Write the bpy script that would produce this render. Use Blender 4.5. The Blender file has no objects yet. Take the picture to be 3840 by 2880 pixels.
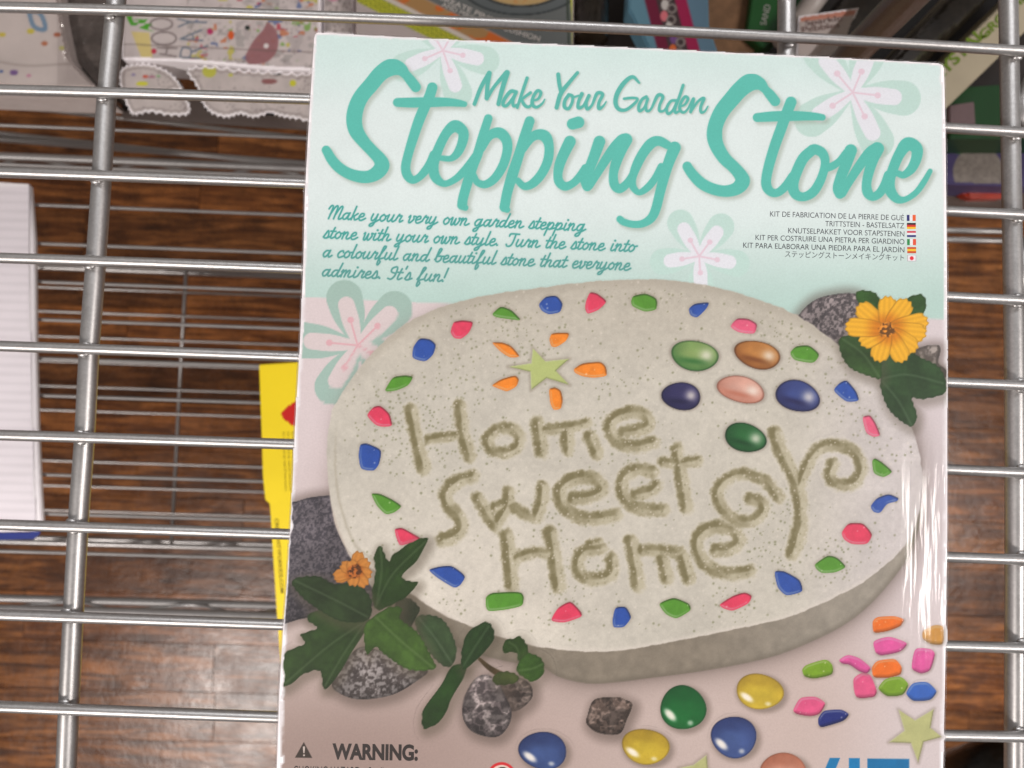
import bpy, bmesh, math, random
import numpy as np
from mathutils import Vector, Matrix

R = math.radians
random.seed(7)
rng = np.random.default_rng(7)
S = bpy.context.scene
COL = bpy.context.collection

# ------------------------------------------------------------------ camera
# units metres; z = 0 is the level of the top shelf wires, the shop floor lies at z = -1
CAM_H = 0.25
FPX = 2793.0                       # focal length in photograph pixels (photo 3840 px wide)
cam = bpy.data.cameras.new("camera")
cam.sensor_width = 36.0
cam.lens = FPX / 3840.0 * 36.0
cam.clip_start = 0.01
cam.clip_end = 50
camo = bpy.data.objects.new("camera", cam)
COL.objects.link(camo)
Rcam = (Matrix.Rotation(R(-1.35), 3, 'Y') @ Matrix.Rotation(R(2.65), 3, 'X') @ Matrix.Rotation(R(1.9), 3, 'Z'))
camo.matrix_world = Matrix.Translation((0, 0, CAM_H)) @ Rcam.to_4x4()
cam.dof.use_dof = True
cam.dof.focus_distance = 0.197
cam.dof.aperture_fstop = 20
S.camera = camo
RC = np.array(Rcam)


def at(u, v, z):
    """photograph position (u, v) on the horizontal plane at height z -> world x, y, z"""
    u = np.asarray(u, float); v = np.asarray(v, float)
    d = np.stack([(u - 1920) / FPX, -(v - 1440) / FPX, -np.ones_like(u)], -1) @ RC.T
    t = (z - CAM_H) / d[..., 2]
    p = d * t[..., None]
    p[..., 2] = z
    return p


# ------------------------------------------------------------------ light
w = bpy.data.worlds.new("World")
S.world = w
w.use_nodes = True
bg = w.node_tree.nodes["Background"]
bg.inputs[0].default_value = (1.0, 0.93, 0.90, 1)
bg.inputs[1].default_value = 0.22


def area(name, loc, target, sx, sy, power, colr):
    l = bpy.data.lights.new(name, 'AREA')
    l.shape = 'RECTANGLE'; l.size = sx; l.size_y = sy
    l.energy = power; l.color = colr
    o = bpy.data.objects.new(name, l); COL.objects.link(o)
    o.location = loc
    o.rotation_euler = (Vector(target) - Vector(loc)).to_track_quat('-Z', 'Y').to_euler()
    return o


def mirror_spot(u, v, zs, zl):
    """where a ceiling light at height zl must hang for the camera to see it mirrored at photo point (u, v) of level zs"""
    p = at(u, v, zs)
    return (p[0] * (1 + (zl - zs) / (CAM_H - zs)), p[1] * (1 + (zl - zs) / (CAM_H - zs)))


fx_, fy_ = mirror_spot(980, 2620, -1.0, 1.9)
area("ceiling_panel_front", (fx_, fy_, 1.9), (fx_ * 0.6, fy_ * 0.6, 0), 0.6, 0.26, 58, (1.0, 0.93, 0.88))
area("ceiling_panel_right", (1.85, -0.40, 1.9), (0.6, -0.25, 0), 0.4, 0.9, 38, (1.0, 0.94, 0.9))
area("ceiling_panel_back", (0.10, 1.48, 1.9), (0.05, 0.1, 0), 1.6, 0.5, 36, (0.97, 0.98, 1.0))

S.view_settings.view_transform = 'Standard'
S.view_settings.look = 'None'
S.view_settings.exposure = 0.02
S.view_settings.gamma = 1.0
S.cycles.transparent_max_bounces = 48
S.cycles.max_bounces = 8


# ------------------------------------------------------------------ object helpers
def tag(o, label=None, cat=None, group=None, kind=None):
    if label: o["label"] = label
    if cat: o["category"] = cat
    if group: o["group"] = group
    if kind: o["kind"] = kind
    return o


def empty(name, loc=(0, 0, 0)):
    o = bpy.data.objects.new(name, None)
    o.empty_display_size = 0.02
    COL.objects.link(o)
    o.location = loc
    return o


def link(name, me, mat, parent=None):
    o = bpy.data.objects.new(name, me)
    COL.objects.link(o)
    if mat is not None and not me.materials:
        me.materials.append(mat)
    if parent is not None:
        o.parent = parent
        pl = parent
        off = Vector((0, 0, 0))
        while pl is not None:
            off += pl.location
            pl = pl.parent
        o.location = -off
    return o


def mesh_np(name, V, F4, mat, parent, colr=None, smooth=False):
    me = bpy.data.meshes.new(name)
    n = len(V)
    me.vertices.add(n)
    me.vertices.foreach_set("co", np.ascontiguousarray(V, np.float32).ravel())
    k = F4.shape[1]
    m = len(F4)
    me.loops.add(m * k)
    me.loops.foreach_set("vertex_index", np.ascontiguousarray(F4, np.int32).ravel())
    me.polygons.add(m)
    me.polygons.foreach_set("loop_start", np.arange(0, m * k, k, dtype=np.int32))
    if colr is not None:
        a = me.color_attributes.new("ink", 'FLOAT_COLOR', 'POINT')
        a.data.foreach_set("color", np.ascontiguousarray(colr, np.float32).ravel())
    me.update(calc_edges=True)
    if smooth:
        me.polygons.foreach_set("use_smooth", np.ones(m, dtype=bool))
    return link(name, me, mat, parent)


# ------------------------------------------------------------------ materials
def mat_new(name):
    m = bpy.data.materials.new(name)
    m.use_nodes = True
    nt = m.node_tree
    for n in list(nt.nodes): nt.nodes.remove(n)
    out = nt.nodes.new("ShaderNodeOutputMaterial")
    p = nt.nodes.new("ShaderNodeBsdfPrincipled")
    nt.links.new(p.outputs[0], out.inputs[0])
    return m, nt, p, out


def N(nt, t, **kw):
    n = nt.nodes.new(t)
    for k, v in kw.items():
        if k in n.inputs.keys() if isinstance(k, str) else False:
            n.inputs[k].default_value = v
        else:
            setattr(n, k, v)
    return n


def noise(nt, scale, detail=4, rough=0.6, vec=None, sc3=None, coord='Object'):
    tc = nt.nodes.new("ShaderNodeTexCoord")
    src = tc.outputs[coord]
    if sc3:
        mp = nt.nodes.new("ShaderNodeMapping")
        mp.inputs['Scale'].default_value = sc3
        nt.links.new(src, mp.inputs[0]); src = mp.outputs[0]
    n = nt.nodes.new("ShaderNodeTexNoise")
    n.inputs['Scale'].default_value = scale
    n.inputs['Detail'].default_value = detail
    n.inputs['Roughness'].default_value = rough
    nt.links.new(src, n.inputs['Vector'])
    return n


def ramp(nt, src, stops):
    r = nt.nodes.new("ShaderNodeValToRGB")
    e = r.color_ramp.elements
    while len(e) < len(stops): e.new(0.5)
    for i, (p, c) in enumerate(stops):
        e[i].position = p
        e[i].color = (*c, 1) if len(c) == 3 else c
    nt.links.new(src, r.inputs[0])
    return r


def bump(nt, p, h, strength, dist):
    b = nt.nodes.new("ShaderNodeBump")
    b.inputs['Strength'].default_value = strength
    b.inputs['Distance'].default_value = dist
    nt.links.new(h, b.inputs['Height'])
    nt.links.new(b.outputs[0], p.inputs['Normal'])
    return b


def lin(c):
    c = np.asarray(c, float)
    return np.where(c <= 0.04045, c / 12.92, ((c + 0.055) / 1.055) ** 2.4)


def rgb(r, g, b):
    return np.array([r, g, b], float) / 255.0


def m_print():
    m, nt, p, out = mat_new("printed_card")
    a = nt.nodes.new("ShaderNodeVertexColor"); a.layer_name = "ink"
    n = noise(nt, 2200, 2, 0.7)
    r = ramp(nt, n.outputs['Fac'], [(0.25, (0.90,) * 3), (0.75, (1.0,) * 3)])
    mx = nt.nodes.new("ShaderNodeMix"); mx.data_type = 'RGBA'; mx.blend_type = 'MULTIPLY'
    mx.inputs[0].default_value = 1.0
    nt.links.new(a.outputs['Color'], mx.inputs[6]); nt.links.new(r.outputs[0], mx.inputs[7])
    nt.links.new(mx.outputs[2], p.inputs['Base Color'])
    p.inputs['Roughness'].default_value = 0.55
    p.inputs['Specular IOR Level'].default_value = 0.25
    return m


M_PRINT = m_print()


def m_flat(name, c, rough=0.5, metal=0.0, var=0.08, nscale=60, spec=0.4, bumpd=0.0, alpha=1.0):
    m, nt, p, out = mat_new(name)
    n = noise(nt, nscale, 5, 0.65)
    c = lin(c)
    lo = tuple(np.clip(c * (1 - var), 0, 1)); hi = tuple(np.clip(c * (1 + var), 0, 1))
    r = ramp(nt, n.outputs['Fac'], [(0.3, lo), (0.7, hi)])
    nt.links.new(r.outputs[0], p.inputs['Base Color'])
    p.inputs['Roughness'].default_value = rough
    p.inputs['Metallic'].default_value = metal
    p.inputs['Specular IOR Level'].default_value = spec
    p.inputs['Alpha'].default_value = alpha
    if bumpd: bump(nt, p, n.outputs['Fac'], 0.6, bumpd)
    return m


def m_metal():
    m, nt, p, out = mat_new("silver_wire")
    n = noise(nt, 900, 6, 0.75)
    r = ramp(nt, n.outputs['Fac'], [(0.25, (0.33, 0.318, 0.314)), (0.55, (0.42, 0.408, 0.402)), (0.85, (0.54, 0.526, 0.52))])
    n2 = noise(nt, 70, 4, 0.6)
    r2 = ramp(nt, n2.outputs['Fac'], [(0.3, (0.36,) * 3), (0.75, (0.45,) * 3)])
    nt.links.new(r.outputs[0], p.inputs['Base Color'])
    nt.links.new(r2.outputs[0], p.inputs['Roughness'])
    p.inputs['Metallic'].default_value = 0.85
    bump(nt, p, n.outputs['Fac'], 0.2, 0.00004)
    return m


M_METAL = m_metal()
M_CARTON = m_flat("white_carton_board", rgb(236, 230, 232), 0.6, 0, 0.04, 300)
M_PAPER = m_flat("white_paper", rgb(240, 235, 238), 0.8, 0, 0.02, 50)
M_DARK = m_flat("dark_plastic", rgb(48, 44, 42), 0.4, 0, 0.2, 60)


def m_wood():
    m, nt, p, out = mat_new("varnished_floorboard")
    oi = nt.nodes.new("ShaderNodeObjectInfo")
    tc = nt.nodes.new("ShaderNodeTexCoord")
    mp = nt.nodes.new("ShaderNodeMapping"); mp.inputs['Scale'].default_value = (2.2, 26, 4)
    ad = nt.nodes.new("ShaderNodeVectorMath"); ad.operation = 'ADD'
    sc = nt.nodes.new("ShaderNodeVectorMath"); sc.operation = 'SCALE'
    sc.inputs[0].default_value = (37, 61, 13)
    nt.links.new(oi.outputs['Random'], sc.inputs['Scale'])
    nt.links.new(tc.outputs['Object'], mp.inputs[0])
    nt.links.new(mp.outputs[0], ad.inputs[0]); nt.links.new(sc.outputs[0], ad.inputs[1])
    g = nt.nodes.new("ShaderNodeTexNoise"); g.inputs['Scale'].default_value = 3.0
    g.inputs['Detail'].default_value = 8; g.inputs['Roughness'].default_value = 0.62
    g.inputs['Distortion'].default_value = 1.2
    nt.links.new(ad.outputs[0], g.inputs['Vector'])
    r = ramp(nt, g.outputs['Fac'], [(0.25, (0.030, 0.010, 0.0025)), (0.45, (0.115, 0.039, 0.010)), (0.62, (0.30, 0.118, 0.034)), (0.82, (0.50, 0.22, 0.07))])
    b = noise(nt, 24, 6, 0.72)
    rb = ramp(nt, b.outputs['Fac'], [(0.3, (0.45,) * 3), (0.52, (0.92,) * 3), (0.8, (1.35,) * 3)])
    mx = nt.nodes.new("ShaderNodeMix"); mx.data_type = 'RGBA'; mx.blend_type = 'MULTIPLY'; mx.inputs[0].default_value = 1
    nt.links.new(r.outputs[0], mx.inputs[6]); nt.links.new(rb.outputs[0], mx.inputs[7])
    tint = ramp(nt, oi.outputs['Random'], [(0.0, (0.55, 0.5, 0.5)), (0.35, (1.0, 0.95, 0.9)), (0.7, (0.8, 0.72, 0.66)), (1.0, (1.45, 1.3, 1.15))])
    mx2 = nt.nodes.new("ShaderNodeMix"); mx2.data_type = 'RGBA'; mx2.blend_type = 'MULTIPLY'; mx2.inputs[0].default_value = 1
    nt.links.new(mx.outputs[2], mx2.inputs[6]); nt.links.new(tint.outputs[0], mx2.inputs[7])
    nt.links.new(mx2.outputs[2], p.inputs['Base Color'])
    rr = noise(nt, 14, 6, 0.7)
    r3 = ramp(nt, rr.outputs['Fac'], [(0.3, (0.20,) * 3), (0.7, (0.36,) * 3)])
    p.inputs['Specular IOR Level'].default_value = 0.4
    nt.links.new(r3.outputs[0], p.inputs['Roughness'])
    bump(nt, p, b.outputs['Fac'], 0.35, 0.003)
    return m


M_WOOD = m_wood()


def sheen(nt, normal=None):
    """share of light mirrored by a thin clear film: same from both sides, rising at grazing angles"""
    lw = nt.nodes.new("ShaderNodeLayerWeight"); lw.inputs['Blend'].default_value = 0.5
    pw = nt.nodes.new("ShaderNodeMath"); pw.operation = 'POWER'; pw.inputs[1].default_value = 4.0
    ma = nt.nodes.new("ShaderNodeMath"); ma.operation = 'MULTIPLY_ADD'; ma.inputs[1].default_value = 0.7; ma.inputs[2].default_value = 0.028
    nt.links.new(lw.outputs['Facing'], pw.inputs[0]); nt.links.new(pw.outputs[0], ma.inputs[0])
    if normal is not None: nt.links.new(normal, lw.inputs['Normal'])
    return ma.outputs[0]


def m_wrap():
    m, nt, p, out = mat_new("clear_shrink_film")
    nt.nodes.remove(p)
    tr = nt.nodes.new("ShaderNodeBsdfTransparent")
    tr.inputs[0].default_value = (0.985, 0.985, 0.985, 1)
    gl = nt.nodes.new("ShaderNodeBsdfGlossy")
    gl.inputs['Roughness'].default_value = 0.11
    mixs = nt.nodes.new("ShaderNodeMixShader")
    # wrinkle height: weak broad waves, strong fine crinkles along the right edge
    a = noise(nt, 16, 3, 0.5, sc3=(1.3, 0.7, 1))
    c = noise(nt, 210, 3, 0.55, sc3=(1.0, 0.10, 1))
    tc = nt.nodes.new("ShaderNodeTexCoord")
    sx = nt.nodes.new("ShaderNodeSeparateXYZ"); nt.links.new(tc.outputs['Object'], sx.inputs[0])
    mr = nt.nodes.new("ShaderNodeMapRange")
    mr.inputs[1].default_value = 0.099; mr.inputs[2].default_value = 0.112
    mr.inputs[3].default_value = 0.02; mr.inputs[4].default_value = 1.0
    nt.links.new(sx.outputs[0], mr.inputs[0])
    mu = nt.nodes.new("ShaderNodeMath"); mu.operation = 'MULTIPLY'
    sb = nt.nodes.new("ShaderNodeMath"); sb.operation = 'SUBTRACT'; sb.inputs[1].default_value = 0.5
    nt.links.new(c.outputs['Fac'], sb.inputs[0])
    nt.links.new(sb.outputs[0], mu.inputs[0]); nt.links.new(mr.outputs[0], mu.inputs[1])
    b1 = nt.nodes.new("ShaderNodeBump"); b1.inputs['Strength'].default_value = 0.7; b1.inputs['Distance'].default_value = 0.0015
    nt.links.new(a.outputs['Fac'], b1.inputs['Height'])
    b2 = nt.nodes.new("ShaderNodeBump"); b2.inputs['Strength'].default_value = 1.0; b2.inputs['Distance'].default_value = 0.0006
    nt.links.new(mu.outputs[0], b2.inputs['Height']); nt.links.new(b1.outputs[0], b2.inputs['Normal'])
    nt.links.new(b2.outputs[0], gl.inputs['Normal'])
    nt.links.new(sheen(nt), mixs.inputs[0]); nt.links.new(tr.outputs[0], mixs.inputs[1]); nt.links.new(gl.outputs[0], mixs.inputs[2])
    nt.links.new(mixs.outputs[0], out.inputs[0])
    return m


M_WRAP = m_wrap()


def m_clear(name, tint, rough=0.08, ior=1.45):
    m, nt, p, out = mat_new(name)
    nt.nodes.remove(p)
    tr = nt.nodes.new("ShaderNodeBsdfTransparent"); tr.inputs[0].default_value = (*tint, 1)
    gl = nt.nodes.new("ShaderNodeBsdfGlossy"); gl.inputs['Roughness'].default_value = rough
    n = noise(nt, 40, 4, 0.6)
    b = nt.nodes.new("ShaderNodeBump"); b.inputs['Distance'].default_value = 0.004; b.inputs['Strength'].default_value = 0.9
    nt.links.new(n.outputs['Fac'], b.inputs['Height'])
    nt.links.new(b.outputs[0], gl.inputs['Normal'])
    mx = nt.nodes.new("ShaderNodeMixShader")
    nt.links.new(sheen(nt), mx.inputs[0]); nt.links.new(tr.outputs[0], mx.inputs[1]); nt.links.new(gl.outputs[0], mx.inputs[2])
    nt.links.new(mx.outputs[0], out.inputs[0])
    return m


M_CLEAR = m_clear("clear_plastic_bag", (0.86, 0.85, 0.85))
M_TUBE = m_clear("smoky_clear_tube", (0.55, 0.53, 0.50))

# ------------------------------------------------------------------ numeric drawing tools
def vnoise(X, Y, scale, seed=0):
    x = X / scale; y = Y / scale
    xi = np.floor(x).astype(np.int64); yi = np.floor(y).astype(np.int64)
    fx = x - xi; fy = y - yi
    fx = fx * fx * (3 - 2 * fx); fy = fy * fy * (3 - 2 * fy)

    def h(a, b):
        n = (a * 374761393 + b * 668265263 + seed * 982451653) & 0xffffffff
        n = ((n ^ (n >> 13)) * 1274126177) & 0xffffffff
        return ((n ^ (n >> 16)) & 0xffff) / 65535.0
    return (h(xi, yi) * (1 - fx) + h(xi + 1, yi) * fx) * (1 - fy) + (h(xi, yi + 1) * (1 - fx) + h(xi + 1, yi + 1) * fx) * fy


def fbm(X, Y, scale, seed=0, oct=4, gain=0.55):
    s = 0; a = 1; t = 0
    for i in range(oct):
        s = s + a * vnoise(X, Y, scale / 2 ** i, seed + i * 17); t += a; a *= gain
    return s / t


def sm(e0, e1, x):
    t = np.clip((x - e0) / (e1 - e0), 0, 1)
    return t * t * (3 - 2 * t)


def spline(pts, closed=False, n=8):
    P = np.array(pts, float)
    if len(P) < 3 and not closed: return P
    out = []
    k = len(P)
    rng_ = range(k) if closed else range(k - 1)
    for i in rng_:
        if closed:
            p0, p1, p2, p3 = P[i - 1], P[i], P[(i + 1) % k], P[(i + 2) % k]
        else:
            p1, p2 = P[i], P[i + 1]
            p0 = P[i - 1] if i > 0 else 2 * p1 - p2
            p3 = P[i + 2] if i + 2 < k else 2 * p2 - p1
        for j in range(n):
            t = j / n
            out.append(0.5 * ((2 * p1) + (-p0 + p2) * t + (2 * p0 - 5 * p1 + 4 * p2 - p3) * t * t + (-p0 + 3 * p1 - 3 * p2 + p3) * t ** 3))
    if not closed: out.append(P[-1])
    return np.array(out)


def grid(bb, res):
    xs = np.arange(bb[0], bb[2] + res, res); ys = np.arange(bb[1], bb[3] + res, res)
    return np.meshgrid(xs, ys)


def strokes_sdf(X, Y, strokes, n=6):
    """strokes: lists of (x, y, width). returns distance to the union (negative inside)"""
    D = np.full(X.shape, 1e3)
    x0, y0 = X[0, 0], Y[0, 0]; res = X[0, 1] - X[0, 0]
    H, W = X.shape
    for st in strokes:
        P = spline(st, n=n)
        for a, b in zip(P[:-1], P[1:]):
            m = max(a[2], b[2]) / 2 + 30
            i0 = max(int((min(a[0], b[0]) - m - x0) / res), 0); i1 = min(int((max(a[0], b[0]) + m - x0) / res) + 1, W)
            j0 = max(int((min(a[1], b[1]) - m - y0) / res), 0); j1 = min(int((max(a[1], b[1]) + m - y0) / res) + 1, H)
            if i1 <= i0 or j1 <= j0: continue
            x = X[j0:j1, i0:i1]; y = Y[j0:j1, i0:i1]
            dx, dy = b[0] - a[0], b[1] - a[1]
            L = dx * dx + dy * dy + 1e-9
            t = np.clip(((x - a[0]) * dx + (y - a[1]) * dy) / L, 0, 1)
            d = np.hypot(x - a[0] - t * dx, y - a[1] - t * dy) - (a[2] + (b[2] - a[2]) * t) / 2
            D[j0:j1, i0:i1] = np.minimum(D[j0:j1, i0:i1], d)
    return D


def poly_sdf(X, Y, P):
    P = np.asarray(P, float)
    d = np.full(X.shape, 1e9); ins = np.zeros(X.shape, bool)
    n = len(P)
    for i in range(n):
        a = P[i]; b = P[(i + 1) % n]
        dx, dy = b - a
        t = np.clip(((X - a[0]) * dx + (Y - a[1]) * dy) / (dx * dx + dy * dy + 1e-12), 0, 1)
        d = np.minimum(d, np.hypot(X - a[0] - t * dx, Y - a[1] - t * dy))
        c = ((a[1] > Y) != (b[1] > Y))
        if abs(dy) > 1e-12:
            ins ^= c & (X < dx * (Y - a[1]) / dy + a[0])
    return np.where(ins, -d, d)


def T(org, k, pts):
    """points measured in an enlargement of the photo (origin org, k photo px per unit) -> photo px"""
    return [tuple([org[0] + p[0] * k, org[1] + p[1] * k] + ([p[2] * k] if len(p) > 2 else [])) for p in pts]


Z_FRONT = 0.0585                   # printed face of the kit box
_layer = [0]
ALB = 0.80


# what is already printed on the face, so that every further print is laid down as solid ink of its final colour
CX0, CY0, CRES = 985.0, 95.0, 3.0
CW, CH = 866, 1075
LEVEL = np.zeros((CH, CW), int)
DZ = 8e-6


def next_level(bb):
    """ink thickness: one step above whatever is already printed inside bb"""
    i0 = max(int((bb[0] - CX0) / CRES) - 1, 0); i1 = min(int((bb[2] - CX0) / CRES) + 3, CW)
    j0 = max(int((bb[1] - CY0) / CRES) - 1, 0); j1 = min(int((bb[3] - CY0) / CRES) + 3, CH)
    if i1 <= i0 or j1 <= j0: return 1, None
    return int(LEVEL[j0:j1, i0:i1].max()) + 1, (i0, i1, j0, j1)


def ink_level(X, Y, on):
    x = ((X[on] - CX0) / CRES).astype(int); y = ((Y[on] - CY0) / CRES).astype(int)
    m = (x >= 1) & (x < CW - 1) & (y >= 1) & (y < CH - 1)
    x, y = x[m], y[m]
    if len(x) == 0: return 1
    l = max(int(LEVEL[y + a, x + b].max()) for a in (-1, 0, 1) for b in (-1, 0, 1)) + 1
    for a in (-1, 0, 1):
        for b in (-1, 0, 1): LEVEL[y + a, x + b] = l
    return l


CANVAS = np.ones((CH, CW, 3)) * np.array([0.93, 0.91, 0.92])


def canvas_read(X, Y):
    x = np.clip((X - CX0) / CRES, 0, CW - 1.001); y = np.clip((Y - CY0) / CRES, 0, CH - 1.001)
    i = x.astype(int); j = y.astype(int); fx = (x - i)[..., None]; fy = (y - j)[..., None]
    return (CANVAS[j, i] * (1 - fx) + CANVAS[j, i + 1] * fx) * (1 - fy) + (CANVAS[j + 1, i] * (1 - fx) + CANVAS[j + 1, i + 1] * fx) * fy


def canvas_write(bb, fn):
    i0 = max(int((bb[0] - CX0) / CRES), 0); i1 = min(int((bb[2] - CX0) / CRES) + 2, CW)
    j0 = max(int((bb[1] - CY0) / CRES), 0); j1 = min(int((bb[3] - CY0) / CRES) + 2, CH)
    if i1 - i0 < 3 or j1 - j0 < 3: return
    X, Y = np.meshgrid(CX0 + np.arange(i0, i1) * CRES, CY0 + np.arange(j0, j1) * CRES)
    c, a = fn(X, Y)
    a = np.clip(np.broadcast_to(a, X.shape), 0, 1)[..., None]
    CANVAS[j0:j1, i0:i1] = CANVAS[j0:j1, i0:i1] * (1 - a) + np.clip(np.broadcast_to(c, X.shape + (3,)), 0, 1) * a


def paint(name, bb, res, fn, parent, z=None, mat=None, gain=ALB, keep=0.02):
    """flat print: a solid sheet cut to its own outline; fn(X, Y) -> (sRGB array, coverage array)"""
    X, Y = grid(bb, res)
    c, a = fn(X, Y)
    c = np.broadcast_to(c, X.shape + (3,))
    a = np.clip(np.broadcast_to(a, X.shape), 0, 1)
    if z is None:
        Xf, Yf = np.meshgrid(np.arange(bb[0], bb[2] + 3, 3.0), np.arange(bb[1], bb[3] + 3, 3.0))
        onf = np.broadcast_to(fn(Xf, Yf)[1], Xf.shape) > keep * 0.5
        z = Z_FRONT + ink_level(Xf, Yf, onf) * DZ
        c = canvas_read(X, Y) * (1 - a[..., None]) + np.clip(c, 0, 1) * a[..., None]
        canvas_write(bb, fn)
    else:
        keep = 0.5
    H, W = X.shape
    on = a > keep
    if z is not None and keep == 0.5:
        cell = on[:-1, :-1] & on[1:, :-1] & on[:-1, 1:] & on[1:, 1:]
    else:
        cell = on[:-1, :-1] | on[1:, :-1] | on[:-1, 1:] | on[1:, 1:]
    idx = np.arange(H * W).reshape(H, W)
    F = np.stack([idx[1:, :-1][cell], idx[1:, 1:][cell], idx[:-1, 1:][cell], idx[:-1, :-1][cell]], 1)
    if len(F) == 0: return None
    used = np.unique(F)
    rm = np.zeros(H * W, np.int64); rm[used] = np.arange(len(used))
    V = at(X.ravel()[used], Y.ravel()[used], z)
    C = np.concatenate([lin(np.clip(c.reshape(-1, 3)[used], 0, 1)) * gain, np.ones((len(used), 1))], 1)
    return mesh_np(name, V, rm[F], mat or M_PRINT, parent, C)


def bbox(pts, m):
    P = np.array([p[:2] for p in pts])
    return (P[:, 0].min() - m, P[:, 1].min() - m, P[:, 0].max() + m, P[:, 1].max() + m)


def sbbox(strokes, m):
    return bbox([p for s in strokes for p in s], m)


def mixc(a, b, t):
    t = np.asarray(t)[..., None]
    return a * (1 - t) + b * t


# ================================================================== FLOOR
floor = empty("floor", (0, 0, -1.0))
tag(floor, kind='structure')


def box_mesh(name, x0, x1, y0, y1, z0, z1, bev=0.0, seg=1):
    bm = bmesh.new()
    vs = [bm.verts.new(p) for p in [(x0, y0, z0), (x1, y0, z0), (x1, y1, z0), (x0, y1, z0), (x0, y0, z1), (x1, y0, z1), (x1, y1, z1), (x0, y1, z1)]]
    for f in [(3, 2, 1, 0), (4, 5, 6, 7), (0, 1, 5, 4), (1, 2, 6, 5), (2, 3, 7, 6), (3, 0, 4, 7)]:
        bm.faces.new([vs[i] for i in f])
    if bev:
        bmesh.ops.bevel(bm, geom=list(bm.edges), offset=bev, segments=seg, affect='EDGES')
    me = bpy.data.meshes.new(name); bm.to_mesh(me); bm.free()
    return me


sub = link("subfloor", box_mesh("subfloor", -2.6, 2.6, -2.4, 2.4, -1.05, -1.021), m_flat("dark_subfloor", rgb(20, 14, 10), 0.9), floor)
PW = 0.0785
y_seam = float(at(1000, 2420, -1.0)[1])
for i in range(-14, 16):
    x = -1.75 + random.uniform(-0.5, 0.0)
    y = y_seam + i * PW
    while x < 1.8:
        L = random.choice([0.42, 0.55, 0.7, 0.95])
        me = box_mesh("plank", x + 0.0004, x + L - 0.0004, y + 0.0003, y + PW - 0.0003, -1.018, -1.0 - random.uniform(0, 0.0004), 0.0004)
        link("plank", me, M_WOOD, floor)
        x += L


# ================================================================== WIRE SHELVING
def tube_mesh(name, pts, r, seg=14, sub=4, closed=False):
    P = spline([tuple(p) for p in pts], n=sub) if len(pts) > 2 else np.array(pts, float)
    n = len(P)
    V = np.zeros((n, seg, 3))
    Tn = np.gradient(P, axis=0)
    Tn /= np.linalg.norm(Tn, axis=1)[:, None]
    up = np.array([0, 0, 1.0])
    for i in range(n):
        a = np.cross(Tn[i], up)
        if np.linalg.norm(a) < 1e-3: a = np.cross(Tn[i], [1, 0, 0])
        a /= np.linalg.norm(a); b = np.cross(a, Tn[i])
        for k in range(seg):
            th = 2 * math.pi * k / seg
            V[i, k] = P[i] + r * (math.cos(th) * a + math.sin(th) * b)
    F = []
    for i in range(n - 1):
        for k in range(seg):
            F.append((i * seg + k, i * seg + (k + 1) % seg, (i + 1) * seg + (k + 1) % seg, (i + 1) * seg + k))
    me = bpy.data.meshes.new(name)
    fc = F + [tuple(range(seg)), tuple(reversed(range((n - 1) * seg, n * seg)))]
    me.from_pydata([tuple(v) for v in V.reshape(-1, 3)], [], fc)
    me.polygons.foreach_set("use_smooth", np.array([True] * len(F) + [False, False]))
    me.update()
    return me


unit = empty("wire_shelving_unit", (0, 0, -1.0))
tag(unit, "silver wire shelving unit of three tiers whose top wires carry the craft kit box", "shelving")

Z2, Z3 = -0.319, -0.641
XL, XR = -0.95, 0.172
r_top = 0.0018
rows = [
    [(0, -292), (1100, -262), (1920, -222), (3300, -150), (3840, -118)],
    [(0, 27), (1100, 57), (1920, 92), (2400, 109), (3300, 161), (3840, 191)],
    [(0, 339), (600, 352), (1157, 368), (2400, 424), (3552, 481), (3840, 495)],
    [(0, 648), (600, 664), (1145, 686), (2400, 742), (3555, 793), (3840, 804)],
    [(0, 969), (600, 986), (1127, 1005), (2400, 1061), (3555, 1115), (3840, 1125)],
    [(0, 1299), (600, 1318), (1114, 1336), (2400, 1389), (3555, 1436), (3840, 1444)],
    [(0, 1633), (600, 1649), (1097, 1664), (2400, 1715), (3555, 1764), (3840, 1770)],
    [(0, 1968), (600, 1987), (1078, 2002), (2400, 2049), (3555, 2091), (3840, 2097)],
    [(0, 2306), (600, 2326), (1057, 2341), (2400, 2387), (3555, 2425), (3840, 2427)],
    [(0, 2650), (600, 2673), (1038, 2689), (2400, 2731), (3555, 2760), (3840, 2761)],
    [(0, 3000), (1038, 3040), (2400, 3082), (3555, 3103), (3840, 3103)],
]
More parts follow.
